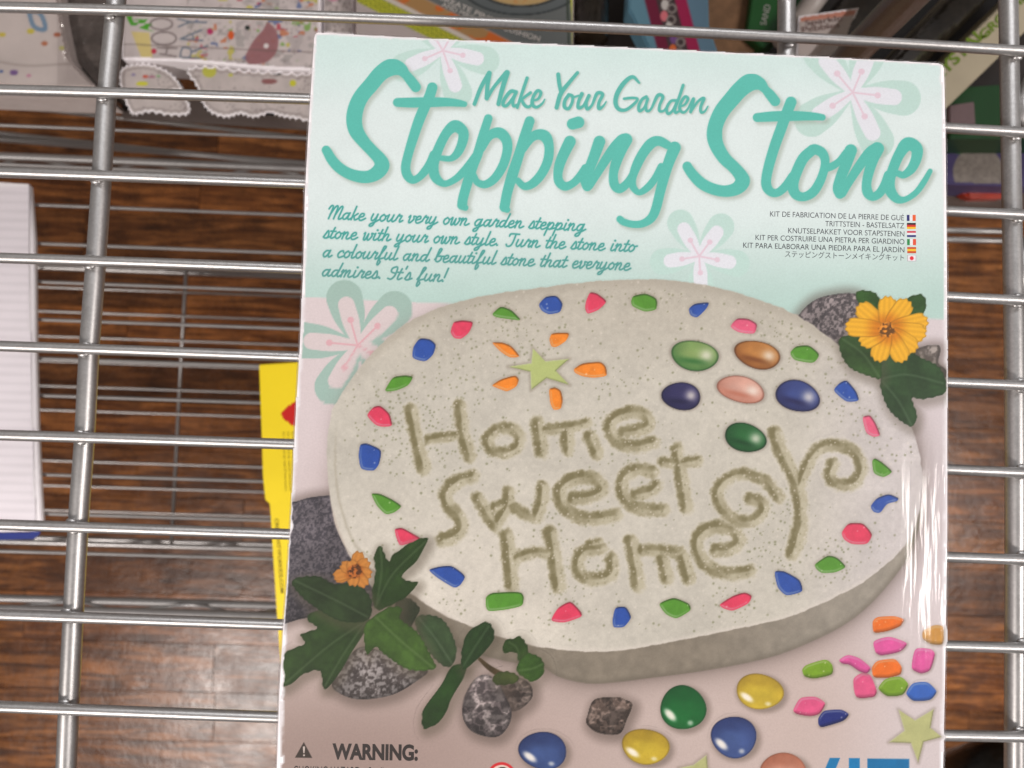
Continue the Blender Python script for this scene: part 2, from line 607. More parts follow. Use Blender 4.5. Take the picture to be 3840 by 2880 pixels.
# each shelf is a part of the unit; its wires and bars are sub-parts
bar_pts = [(437, 0), (401, 362), (381, 675), (362, 952), (335, 1311), (318, 1629), (296, 1930), (276, 2284), (259, 2627), (248, 2880)]
zb = -(r_top + 0.0030)
P = at([p[0] for p in bar_pts], [p[1] for p in bar_pts], zb)
ext0 = P[0] + (P[0] - P[3]) * 0.5; ext1 = P[-1] + (P[-1] - P[-4]) * 0.6
railpts = at([3781, 3794, 3803, 3806, 3806, 3804], [0, 730, 1300, 1800, 2300, 2880], zb)
rail_l = [tuple(railpts[0] + (railpts[0] - railpts[1]) * 1.0)] + [tuple(p) for p in railpts] + [tuple(railpts[-1] + (railpts[-1] - railpts[-2]) * 1.2)]
shelf1 = link("shelf", tube_mesh("shelf_side_rail", rail_l, 0.0031), M_METAL, unit)
for rr_ in rows:
    Q = at([p[0] for p in rr_], [p[1] for p in rr_], 0.0)
    pf = np.polyfit(Q[:, 0], Q[:, 1], 2)
    xs = np.concatenate([np.linspace(XL, Q[0][0], 6)[:-1], np.linspace(Q[0][0], Q[-1][0] + 0.010, 18)])
    x0q = Q[0][0]; y0q = np.polyval(pf, x0q); sl0 = np.polyval(np.polyder(pf), x0q)
    ysq = np.where(xs < x0q, y0q + sl0 * (xs - x0q), np.polyval(pf, xs))
    pts = [(x, y, 0.0) for x, y in zip(xs, ysq)]
    link("wire", tube_mesh("wire", pts, r_top, 18, 2), M_METAL, shelf1)
link("cross_bar", tube_mesh("cross_bar", [tuple(ext0), *[tuple(p) for p in P], tuple(ext1)], 0.0031, 20), M_METAL, shelf1)
mb = at([2958, 2952, 2948, 2935], [-250, 0, 250, 2880], zb)
link("cross_bar", tube_mesh("cross_bar", [tuple(p) for p in mb], 0.0031, 20), M_METAL, shelf1)
# weld beads where the wires cross the bars
bmw = bmesh.new()
for rr_ in rows:
    for xb in (0, 1, 2):
        Q = at([p[0] for p in rr_], [p[1] for p in rr_], 0.0)
        for side in (-1, 1):
            ref = P if xb == 0 else (mb if xb == 1 else railpts)
            yv = np.interp(0.0, [0, 1], [0, 1])
            # wire y at bar x (iterate once)
            bx = ref[0][0]
            by = np.interp(bx, Q[:, 0], Q[:, 1])
            o = np.argsort(ref[:, 1]); bx = np.interp(by, ref[o, 1], ref[o, 0])
            bmesh.ops.create_uvsphere(bmw, u_segments=8, v_segments=6, radius=0.0013,
                                      matrix=Matrix.Translation((bx + random.uniform(-.0008, .0008), by + side * 0.0016, -r_top * 0.95)) @ Matrix.Diagonal((1.5, 0.9, 0.7, 1)))
mew = bpy.data.meshes.new("weld_beads"); bmw.to_mesh(mew); bmw.free()
mew.polygons.foreach_set("use_smooth", np.ones(len(mew.polygons), bool))
link("weld_beads", mew, M_METAL, shelf1)["kind"] = "stuff"
# snaking truss wire outside the right rail
tr = []
ys_ = [-180, 95, 400, 700, 1000, 1306, 1612, 1926, 2240, 2526, 2813, 3100]
for i, yv in enumerate(ys_):
    inn = i % 2 == 0
    tr.append(tuple(at(3836 if inn else 3925, yv, -0.0040 if inn else -0.010)))
link("truss_wire", tube_mesh("truss_wire", tr, 0.0019, 14, 8), M_METAL, shelf1)
link("outer_rail", tube_mesh("outer_rail", [tuple(at(3960, -300, -0.010)), tuple(at(3990, 3200, -0.010))], 0.0031), M_METAL, shelf1)


def yw(v, z, u=663): return float(at(u, v, z)[1])


def straight(name, y, z, r, parent, x0=XL, x1=XR):
    return link(name, tube_mesh(name, [(x0, y, z), ((x0 + x1) / 2, y, z), (x1, y, z)], r, 12, 1), M_METAL, parent)


def lower_shelf(z, wires, frontv, backv, rw, bars):
    yf, yb = yw(frontv, z), yw(backv, z)
    sh = link("shelf", tube_mesh("shelf_front_rail", [(XL, yf, z - 0.002), (XR, yf, z - 0.002)], 0.0032), M_METAL, unit)
    for v in wires: straight("wire", yw(v, z), z, rw, sh)
    straight("back_rail", yb, z - 0.002, 0.0032, sh)
    straight("lower_front_rail", yf + 0.0005, z - 0.030, 0.0032, sh)
    straight("lower_back_rail", yb - 0.0005, z - 0.030, 0.0032, sh)
    for s, yy in ((1, yf), (-1, yb)):
        zz = [(XL + k * 0.045, yy, z - (0.006 if k % 2 else 0.027)) for k in range(int((XR - XL) / 0.045) + 1)]
        link("truss_wire", tube_mesh("truss_wire", zz, 0.0014, 8, 4), M_METAL, sh)
    for xb_ in bars:
        link("cross_bar", tube_mesh("cross_bar", [(xb_, yf, z - 0.005), (xb_, yb, z - 0.005)], 0.0022, 12), M_METAL, sh)
    link("side_rail", tube_mesh("side_rail", [(XR, yf, z - 0.002), (XR, yb, z - 0.002)], 0.0032), M_METAL, sh)
    return sh


lower_shelf(Z2, [497, 643, 789, 933, 1076, 1217, 1362, 1500, 1647, 1795, 1941, 2085], 2302, 610, 0.00135, [-0.80, 0.02])
bx3 = float(at(660, 1600, Z3)[0])
lower_shelf(Z3, [1095, 1185, 1278, 1371, 1463, 1553, 1646, 1742, 1835, 1927], 2050, 1003, 0.00145, [bx3, bx3 - 0.19, bx3 + 0.19])
# corner posts reach the floor (outside the frame)
for px_, py_ in ((XL, yw(2302, Z2)), (XL, yw(610, Z2)), (XR + 0.012, yw(2302, Z2) - 0.012), (XR + 0.012, yw(610, Z2) + 0.012)):
    link("post", tube_mesh("post", [(px_, py_, -1.0), (px_, py_, 0.004)], 0.008, 20), M_METAL, unit)

# ================================================================== CRAFT KIT BOX
kit = empty("craft_kit_box", (0.03, -0.02, 0.0016))
tag(kit, "shrink wrapped mint and white stepping stone craft kit box lying on the top wires", "craft kit")

outl = [(1175, 139), (1179, 126), (1190, 118), (1703, 146), (2400, 177), (3063, 209), (3520, 233), (3538, 240), (3545, 255), (3550, 464),
        (3556, 995), (3557, 1500), (3557, 2000), (3551, 2440), (3542, 2880), (3530, 3290), (3518, 3303), (1022, 3303), (1012, 3290),
        (1034, 2880), (1043, 2609), (1057, 2373), (1072, 2195), (1090, 1900), (1103, 1600), (1121, 1301), (1134, 1000), (1140, 723), (1157, 422)]


def prism(name, outline, ztop, zbot, bev, mat, parent, off=0.0, holes=None):
    Pw = at([p[0] for p in outline], [p[1] for p in outline], ztop)
    bm = bmesh.new()
    c = Pw.mean(0)
    def ring(z, o):
        vs = []
        for i in range(len(Pw)):
            a = Pw[i - 1]; b = Pw[(i + 1) % len(Pw)]
            t = b - a; t /= np.linalg.norm(t)
            nrm = np.array([t[1], -t[0], 0])
            if np.dot(nrm, Pw[i] - c) < 0: nrm = -nrm
            q = Pw[i] + nrm * (o + off)
            vs.append(bm.verts.new((q[0], q[1], z)))
        return vs
    rings = [ring(ztop, -bev), ring(ztop - bev * 0.3, -bev * 0.3), ring(ztop - bev, 0), ring(zbot + bev, 0), ring(zbot, -bev)]
    n = len(Pw)
    ft = bm.faces.new(rings[0]); fb = bm.faces.new(list(reversed(rings[-1])))
    for r0, r1 in zip(rings[:-1], rings[1:]):
        for i in range(n):
            bm.faces.new((r0[i], r1[i], r1[(i + 1) % n], r0[(i + 1) % n]))
    bmesh.ops.recalc_face_normals(bm, faces=bm.faces)
    bmesh.ops.triangulate(bm, faces=[ft, fb])
    me = bpy.data.meshes.new(name); bm.to_mesh(me); bm.free()
    return link(name, me, mat, parent)


prism("carton", outl, Z_FRONT - 0.00002, r_top, 0.0007, M_CARTON, kit)


def edge_left(Y): return np.interp(Y, [118, 139, 422, 723, 1000, 1301, 1600, 1900, 2195, 2373, 2609, 2880, 3300], [1180, 1175, 1157, 1140, 1134, 1121, 1103, 1090, 1072, 1057, 1043, 1034, 1012])
def edge_right(Y): return np.interp(Y, [250, 464, 995, 1500, 2000, 2440, 2880, 3300], [3545, 3550, 3556, 3557, 3557, 3551, 3542, 3528])
def edge_top(X): return np.interp(X, [1180, 1703, 2400, 3063, 3540], [120, 146, 177, 209, 236])


def mask_front(X, Y, lm=11, tm=7, rm=14):
    wear = 9 * sm(0.62, 0.85, fbm(X + 900, Y + 300, 70, 222, 3)) + 3 * (fbm(X, Y, 16, 333, 2) - 0.5)
    lmv = np.interp(Y, [0, 1800, 2880], [lm, lm, lm + 9]) + wear
    tm = tm + wear; rm = rm + wear
    return np.clip((X - edge_left(Y) - lmv) / 4, 0, 1) * np.clip((edge_right(Y) - rm - X) / 4, 0, 1) * np.clip((Y - edge_top(X) - tm) / 4, 0, 1)


def seam(X): return np.interp(X, [1100, 1700, 3400, 3560], [1112, 1140, 1192, 1198])


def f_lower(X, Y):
    # pinkish white studio backdrop, its vignette deepened by painted-in photographer's shade towards the lower left
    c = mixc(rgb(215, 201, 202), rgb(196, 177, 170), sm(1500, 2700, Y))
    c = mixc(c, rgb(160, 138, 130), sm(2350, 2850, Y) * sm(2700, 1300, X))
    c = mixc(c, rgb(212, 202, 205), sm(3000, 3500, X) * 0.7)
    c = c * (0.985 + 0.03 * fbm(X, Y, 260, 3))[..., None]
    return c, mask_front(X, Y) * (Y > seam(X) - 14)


def f_mint(X, Y):
    t = sm(650, 1190, Y)
    c = mixc(rgb(210, 228, 226), rgb(220, 231, 230), sm(200, 420, Y) * sm(560, 900, Y) * 0 + sm(150, 480, Y))
    c = mixc(c, rgb(180, 207, 199), t ** 1.5)
    c = mixc(c, rgb(202, 225, 220), sm(420, 120, Y) * 0.5)
    c = c * (0.985 + 0.03 * fbm(X, Y, 90, 9))[..., None]
    return c, mask_front(X, Y) * np.clip((seam(X) - Y) / 4 + 0.5, 0, 1)


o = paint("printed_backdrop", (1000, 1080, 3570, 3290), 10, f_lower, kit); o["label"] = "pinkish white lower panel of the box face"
paint("mint_panel", (1100, 110, 3570, 1204), 6, f_mint, kit)


# ---- five-petalled flower motifs
def petal(c, tip, r, slim=False):
    c = np.array(c, float); t = np.array(tip, float)
    v = t - c; L = np.hypot(*v); v = v / L
    e = c + v * (L - r)
    q = lambda f: c + v * (L - r) * f
    if slim: return [(*c, r * 0.45), (*q(0.35), r * 1.15), (*q(0.7), r * 1.8), (*q(1.0), r * 2.0)]
    return [(*c, r * 0.9), (*q(0.25), r * 1.4), (*q(0.6), r * 1.95), (*q(1.0), r * 1.9)]


def motif(c, tips, r_in, r_out, grow, bb, cols, outer_alpha=1.0, dots=None, clip=None):
    bb = bb or bbox(tips + [c], r_out + grow + 12)
    def fo(X, Y):
        st = []
        for t in tips:
            v = np.array(t) - np.array(c); L = np.hypot(*v); v = v / L
            st.append(petal(c, np.array(t) + v * grow, r_out, True))
        d = strokes_sdf(X, Y, st, 8)
        a = np.clip(0.5 - d / 3, 0, 1) * mask_front(X, Y) * outer_alpha
        if clip is not None: a = a * clip(X, Y)
        return np.broadcast_to(cols[0], X.shape + (3,)) * np.ones(X.shape + (1,)), a
    def fi(X, Y):
        d = strokes_sdf(X, Y, [petal(c, t, r_in) for t in tips], 8)
        dd = np.hypot(X - c[0], Y - c[1]) - r_in * 0.9
        d = np.minimum(d, dd)
        a = np.clip(0.5 - d / 3, 0, 1) * mask_front(X, Y)
        if clip is not None: a = a * clip(X, Y)
        return cols[1] * np.ones(X.shape + (1,)), a
    def fs(X, Y):
        st = []
        for t in tips:
            p = np.array(c) + (np.array(t) - np.array(c)) * (dots or 0.52)
            st.append([(*c, 7), (*p, 7)]); st.append([(p[0], p[1], r_in * 0.72), (p[0] + 1, p[1], r_in * 0.72)])
        d = strokes_sdf(X, Y, st, 3)
        a = np.clip(0.5 - d / 3, 0, 1) * mask_front(X, Y)
        if clip is not None: a = a * clip(X, Y)
        return cols[2] * np.ones(X.shape + (1,)), a
    o = paint("flower_outline", bb, 4, fo, kit)
    i = paint("flower_petals", bb, 4, fi, kit)
    paint("flower_stamens", bb, 3, fs, kit)


MINTC = (rgb(189, 216, 208), rgb(224, 225, 232), rgb(222, 198, 210))
motif((1661, 190), [(1519, 252), (1716, 346), (1816, 226), (1604, 95), (1722, 80)], 27, 54, 57, None, MINTC, dots=0.48)
motif((3198, 347), [(3384, 368), (3286, 526), (3046, 446), (3080, 205), (3262, 190)], 32, 66, 69, None, MINTC, dots=0.50)
motif((2622, 961), [(2487, 982), (2762, 988), (2552, 836), (2704, 850), (2630, 1090)], 27, 50, 50, None, MINTC, dots=0.48)
motif((1341, 1295), [(1290, 1112), (1484, 1155), (1136, 1276), (1244, 1456), (1440, 1350)], 33, 68, 62, None,
      (rgb(160, 186, 176), rgb(213, 199, 199), rgb(216, 170, 176)), dots=0.52)

E = (1500, 1450); ek = 0.6329
Q2o = (2200, 1000); q2 = 0.6329
Q4o = (2200, 1900); q4 = 0.7414
Q1o = (1100, 1000); q1 = 0.6027
Q3o = (1000, 1900); q3 = 0.5906
# ---- stone slab (photograph printed on the face)
slab = [(2200, 1057), (2390, 1047), (2548, 1054), (2706, 1082), (2833, 1120), (2991, 1183), (3149, 1297), (3290, 1420), (3375, 1520), (3425, 1620), (3453, 1728), (3458, 1840), (3438, 1959),
        (3386, 2056), (3238, 2182), (3015, 2293), (2867, 2337), (2645, 2382), (2422, 2426), (2299, 2443), (2140, 2440), (1992, 2420), (1827, 2372), (1679, 2313), (1560, 2240),
        (1440, 2160), (1322, 2080), (1275, 1988), (1245, 1892), (1233, 1814), (1227, 1723), (1230, 1633), (1245, 1542), (1281, 1476), (1341, 1386), (1401, 1319), (1492, 1235), (1582, 1181), (1703, 1136),
        (1853, 1102), (2004, 1081)]
slabP = spline(slab, True, 3)
side = [(1228, 1740), (1234, 1830), (1245, 1912), (1260, 1977), (1295, 2054), (1322, 2101), (1450, 2260), (1700, 2420), (1900, 2480), (2033, 2502), (2093, 2538), (2200, 2563), (2299, 2560), (2422, 2545), (2645, 2515), (2867, 2471), (3015, 2419),
        (3164, 2345), (3275, 2256), (3386, 2122), (3431, 2033), (3450, 1880), (3350, 1700), (2400, 1500), (1500, 1480), (1290, 1560), (1236, 1650)]
sideP = spline(side, True, 3)
SB = (1190, 1010, 3500, 2620)


def f_side(X, Y):
    d = poly_sdf(X, Y, sideP)
    n = fbm(X, Y, 30, 41)
    c = mixc(rgb(132, 122, 108), rgb(150, 142, 130), sm(2500, 3300, X))
    c = mixc(c, rgb(196, 184, 172), sm(1500, 1300, X))
    c = c * (0.90 + 0.2 * n)[..., None]
    c = mixc(c, rgb(104, 95, 84), sm(-26, 0, d) * 0.5 * (X > 1500))
    return c, np.clip(0.5 - d / 4, 0, 1)


def f_shadow(X, Y):
    d = np.minimum(poly_sdf(X, Y, sideP), poly_sdf(X, Y, slabP))
    a = np.exp(-np.clip(d, 0, None) / 38.0) * 0.62 * sm(1500, 2200, Y + 0.25 * (X - 1200))
    a = np.maximum(a, np.exp(-np.clip(d, 0, None) / 22.0) * 0.16)
    return rgb(110, 96, 88) * np.ones(X.shape + (1,)), a * (d < 160) * mask_front(X, Y) * (Y > seam(X) - 200 * (X > 3000))


def speck(X, Y, cell, prob, seed, rad):
    """scattered grains: jittered points, one per cell"""
    xi = np.floor(X / cell).astype(np.int64); yi = np.floor(Y / cell).astype(np.int64)
    out = np.zeros(X.shape)
    def h(a, b, s):
        n = (a * 374761393 + b * 668265263 + (seed + s) * 982451653) & 0xffffffff
        n = ((n ^ (n >> 13)) * 1274126177) & 0xffffffff
        return ((n ^ (n >> 16)) & 0xffff) / 65535.0
    for ox in (-1, 0, 1):
        for oy in (-1, 0, 1):
            a = xi + ox; b = yi + oy
            px = (a + h(a, b, 1)) * cell; py = (b + h(a, b, 2)) * cell
            pr = prob if np.isscalar(prob) else prob
            onn = h(a, b, 3) < pr
            r = rad * (0.6 + 0.8 * h(a, b, 4))
            out = np.maximum(out, onn * np.clip(1.2 - np.hypot(X - px, Y - py) / r, 0, 1) * (0.6 + 0.4 * h(a, b, 5)))
    return out


def f_top(X, Y):
    d = poly_sdf(X, Y, slabP)
    d = d + (fbm(X, Y, 26, 5) - 0.5) * 8
    base = mixc(rgb(196, 190, 178), rgb(217, 209, 197), sm(1700, 2350, Y) * sm(2500, 1600, X))
    base = mixc(base, rgb(200, 192, 190), sm(2900, 3400, X))
    base = mixc(base, rgb(180, 172, 158), sm(1500, 1100, Y) * 0.6)
    n = fbm(X, Y, 130, 11); n2 = fbm(X, Y, 14, 23, 3)
    base = base * (0.95 + 0.10 * n)[..., None] * (0.955 + 0.09 * n2)[..., None]
    # rim: soft roll-off to the side
    base = mixc(base, rgb(168, 160, 146), sm(-46, -6, d) * 0.55 * sm(1500, 1250, Y))
    base = mixc(base, rgb(216, 206, 196), sm(-20, 0, d) * 0.6 * sm(1900, 2300, Y))
    base = mixc(base, rgb(160, 152, 134), np.exp(-((d + 30) / 6.0) ** 2) * 0.45 * sm(1650, 1400, X) * sm(1550, 1750, Y))
    dens = sm(0.45, 0.78, fbm(X, Y, 210, 31)) * 0.75 + 0.07
    dens = dens * sm(-10, -60, d)
    s = speck(X, Y, 17, dens * 0.75, 51, 4.4)
    base = mixc(base, rgb(122, 124, 92), s * 0.85)
    s2 = speck(X, Y, 23, 0.12, 77, 4.5)
    base = mixc(base, rgb(226, 216, 204), s2 * 0.5)
    return base, np.clip(0.5 - d / 4, 0, 1)


paint("slab_shadow", (1030, 1060, 3545, 2760), 10, f_shadow, kit)
def stone(pts, colA, colB, seed, lab, grain=9, sh=(10, 12)):
    Pg = spline([p[:2] for p in pts], True, 6)
    def f(X, Y):
        d = poly_sdf(X, Y, Pg)
        cx, cy = Pg[:, 0].mean(), Pg[:, 1].mean()
        n = fbm(X, Y, grain, seed, 3); n2 = fbm(X, Y, 60, seed + 9, 3)
        c = mixc(colA * np.ones(X.shape + (1,)), colB, sm(0.35, 0.68, n))
        c = c * (0.8 + 0.4 * n2)[..., None]
        up = (cy - Y) / (Pg[:, 1].max() - Pg[:, 1].min() + 1)
        c = c * (0.95 + 0.35 * np.clip(up + 0.1, -0.5, 0.5))[..., None]
        if grain >= 20:
            rg = 1 - np.abs(2 * fbm(X, Y, 42, seed + 30, 4) - 1)
            c = c * (0.82 + 0.5 * sm(0.80, 0.98, rg))[..., None] * (0.85 + 0.3 * vnoise(X + 0.5 * Y, Y, 48, seed + 5))[..., None]
        c = mixc(c, colA * 0.5, sm(-14, 0, d) * 0.5)
        ins = np.clip(0.5 - d / 3, 0, 1)
        ds = poly_sdf(X - sh[0], Y - sh[1], Pg)
        c = mixc(np.broadcast_to(rgb(92, 78, 70), c.shape), c, ins)
        return c, np.maximum(ins, sm(46, -10, ds) * 0.55) * mask_front(X, Y, 2, 5, 5)
    o = paint("printed_stone", bbox(pts, 60), 3.5, f, kit)
    o["label"] = lab


stone([(1040, 1905), (1110, 1880), (1180, 1862), (1280, 1862), (1390, 1920), (1450, 2060), (1440, 2230), (1330, 2300), (1148, 2318), (1010, 2330), (985, 2100)], rgb(66, 62, 68), rgb(104, 97, 102), 5, "large dark stone pictured at the left edge", 7, (0, 0))
stone(T(Q2o, q2, [(1235, 330), (1330, 210), (1450, 166), (1600, 162), (1730, 260), (1700, 420), (1600, 520), (1450, 540), (1290, 450)]), rgb(74, 68, 70), rgb(140, 129, 129), 55, "grey stone pictured behind the yellow flower", 9, (0, 0))
slab_side = paint("slab_side", SB, 4, f_side, kit)
slab_top = paint("slab_top", SB, 3.2, f_top, kit)
slab_top["label"] = "pale speckled oval stepping stone pictured on the box"

# ---- words pressed in the slab


def W(pts, w): return [(p[0], p[1], w) for p in pts]


def smoothen(D, k=2):
    for _ in range(k):
        D = (D + np.roll(D, 1, 0) + np.roll(D, -1, 0) + np.roll(D, 1, 1) + np.roll(D, -1, 1)) / 5
    return D


def engrave(name, strokes, label=None):
    bb = sbbox(strokes, 60)
    def f(X, Y):
        d = strokes_sdf(X, Y, strokes, 6)
        rough = (fbm(X, Y, 14, 61, 3) - 0.5) * 15 + (fbm(X, Y, 50, 67, 2) - 0.5) * 8
        dn = d + rough
        dn = dn - 15
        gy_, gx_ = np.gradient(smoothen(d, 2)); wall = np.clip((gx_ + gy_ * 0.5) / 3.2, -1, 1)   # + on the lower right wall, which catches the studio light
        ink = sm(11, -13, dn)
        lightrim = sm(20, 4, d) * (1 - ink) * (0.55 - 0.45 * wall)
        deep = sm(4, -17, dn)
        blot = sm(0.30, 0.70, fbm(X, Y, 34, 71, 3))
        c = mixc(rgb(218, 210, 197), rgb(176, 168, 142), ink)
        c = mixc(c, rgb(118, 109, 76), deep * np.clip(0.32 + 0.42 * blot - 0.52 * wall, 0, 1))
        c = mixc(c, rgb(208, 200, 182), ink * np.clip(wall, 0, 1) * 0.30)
        g = speck(X, Y, 13, 0.3, 87, 4)
        c = mixc(c, rgb(104, 100, 66), g * 0.5 * (ink > 0.2))
        g2 = speck(X, Y, 17, 0.3, 187, 4)
        c = mixc(c, rgb(222, 212, 198), g2 * 0.7 * (ink > 0.2))
        a = np.maximum(ink * 0.95, lightrim * 0.6)
        return c, a
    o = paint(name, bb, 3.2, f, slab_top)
    if label: o["label"] = label


engrave("pressed_word", [T(E, ek, s) for s in [
    W([(65, 140), (95, 300), (140, 485)], 50), W([(355, 115), (375, 280), (412, 415)], 50), W([(165, 315), (250, 300), (340, 288)], 30),
    W([(575, 255), (520, 310), (545, 375), (620, 392), (690, 360), (705, 300), (660, 250), (600, 246)], 42),
    W([(812, 215), (825, 300), (840, 385)], 54), W([(860, 255), (1000, 240), (1105, 215)], 32), W([(988, 265), (995, 372)], 46), W([(1122, 295), (1165, 390)], 50),
    W([(1325, 268), (1400, 258), (1470, 228), (1450, 165), (1360, 150), (1265, 190), (1245, 260), (1300, 330), (1400, 352), (1500, 330)], 46)]],
    "top word Home pressed in the pictured stone")
engrave("pressed_word", [T(E, ek, s) for s in [
    W([(430, 530), (340, 560), (272, 630), (285, 705), (348, 765), (362, 835), (310, 890), (252, 908)], 50),
    W([(460, 655), (510, 745), (568, 825)], 46), W([(580, 800), (635, 700), (642, 625)], 44), W([(560, 715), (640, 705), (720, 745), (800, 775)], 36), W([(805, 770), (835, 690), (842, 600)], 50),
    W([(1025, 663), (1120, 650), (1195, 610), (1150, 545), (1040, 540), (955, 600), (960, 690), (1040, 765), (1150, 782), (1275, 762)], 52),
    W([(1400, 640), (1480, 620), (1520, 585)], 44), W([(1500, 505), (1410, 490), (1330, 530), (1312, 610), (1355, 690), (1440, 725), (1560, 732)], 48),
    W([(1640, 375), (1660, 500), (1695, 715)], 50), W([(1560, 448), (1660, 450), (1760, 435)], 38)]],
    "middle word sweet pressed in the pictured stone")
engrave("pressed_word", [T(E, ek, s) for s in [
    W([(630, 885), (645, 1000), (662, 1175)], 56), W([(890, 865), (912, 1000), (935, 1180)], 56), W([(690, 1015), (780, 985), (880, 985)], 40),
    W([(1190, 960), (1090, 975), (1050, 1050), (1085, 1125), (1180, 1140), (1255, 1100), (1255, 1020)], 48), W([(1120, 935), (1180, 920)], 20),
    W([(1365, 915), (1390, 1050), (1410, 1175)], 54), W([(1435, 970), (1560, 972), (1660, 985)], 42), W([(1552, 1020), (1580, 1135)], 46), W([(1672, 1000), (1712, 1135)], 50),
    W([(1870, 970), (1950, 962), (2008, 910), (1960, 845), (1850, 832), (1768, 885), (1762, 980), (1830, 1068), (1940, 1108), (2070, 1092)], 50)]],
    "bottom word Home pressed in the pictured stone")
engrave("pressed_vine", [T(Q2o, q2, W([(1112, 985), (1150, 1090), (1215, 1225), (1255, 1340), (1268, 1500)], 52)) + T(Q4o, q4, W([(1078, 110), (1042, 230)], 50)),
                         T(Q2o, q2, W([(1245, 1330), (1285, 1225), (1330, 1130), (1400, 1065), (1500, 1062), (1595, 1110), (1628, 1200), (1590, 1278), (1500, 1290), (1440, 1240), (1460, 1165)], 42)),
                         T(Q2o, q2, W([(1140, 1370), (1060, 1275), (930, 1228), (830, 1260), (772, 1335), (800, 1425), (880, 1495), (975, 1508), (1045, 1455), (1035, 1395), (965, 1372)], 42))],
        "curling vine pressed in the pictured stone")

# ---- gems
GC = {'G': rgb(84, 142, 46), 'B': rgb(44, 78, 158), 'R': rgb(216, 62, 92), 'P': rgb(220, 92, 124), 'O': rgb(232, 132, 40), 'M': rgb(214, 84, 150), 'A': rgb(196, 140, 62), 'N': rgb(28, 40, 112), 'K': rgb(214, 84, 128), 'L': rgb(116, 154, 34), 'U': rgb(48, 94, 178), 'Q': rgb(226, 108, 30)}
GN = {'G': 'green', 'B': 'blue', 'R': 'red', 'P': 'pink', 'O': 'orange', 'M': 'magenta', 'A': 'amber', 'N': 'navy', 'K': 'pink', 'L': 'lime green', 'U': 'bright blue', 'Q': 'deep orange'}


def gem(pts, key, parent, loose=False, seed=0):
    pts = [p[:2] for p in pts]
    # chamfer the corners, then spline
    q = []
    n = len(pts)
    for i in range(n):
        a = np.array(pts[i - 1]); b = np.array(pts[i]); c = np.array(pts[(i + 1) % n])
        q.append(b + (a - b) * 0.2); q.append(b + (c - b) * 0.2)
    Pg = spline(q, True, 3)
    base = GC[key]
    def f(X, Y):
        d = poly_sdf(X, Y, Pg)
        gy, gx = np.gradient(d)
        g = np.hypot(gx, gy) + 1e-6
        ux, uy = gx / g, gy / g                     # outward direction
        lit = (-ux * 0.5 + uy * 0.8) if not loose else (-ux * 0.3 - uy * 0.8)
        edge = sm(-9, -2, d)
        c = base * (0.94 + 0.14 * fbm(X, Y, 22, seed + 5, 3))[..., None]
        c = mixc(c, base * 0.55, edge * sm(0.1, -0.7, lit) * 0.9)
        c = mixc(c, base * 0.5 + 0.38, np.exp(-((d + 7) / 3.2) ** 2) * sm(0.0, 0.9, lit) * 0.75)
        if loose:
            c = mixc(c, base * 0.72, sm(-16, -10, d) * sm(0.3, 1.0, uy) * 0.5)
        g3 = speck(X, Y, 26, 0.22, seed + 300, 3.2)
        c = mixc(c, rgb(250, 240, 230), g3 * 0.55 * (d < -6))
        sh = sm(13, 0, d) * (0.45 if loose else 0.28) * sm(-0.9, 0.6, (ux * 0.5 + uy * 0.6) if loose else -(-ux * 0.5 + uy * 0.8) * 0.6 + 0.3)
        inside = np.clip(0.5 - d / 3, 0, 1)
        c = mixc(np.broadcast_to(rgb(120, 106, 92), c.shape), c, inside)
        return c, np.maximum(inside, sh)
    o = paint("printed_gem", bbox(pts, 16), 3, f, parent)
    o["label"] = GN[key] + " gem pictured on the box"
    return o


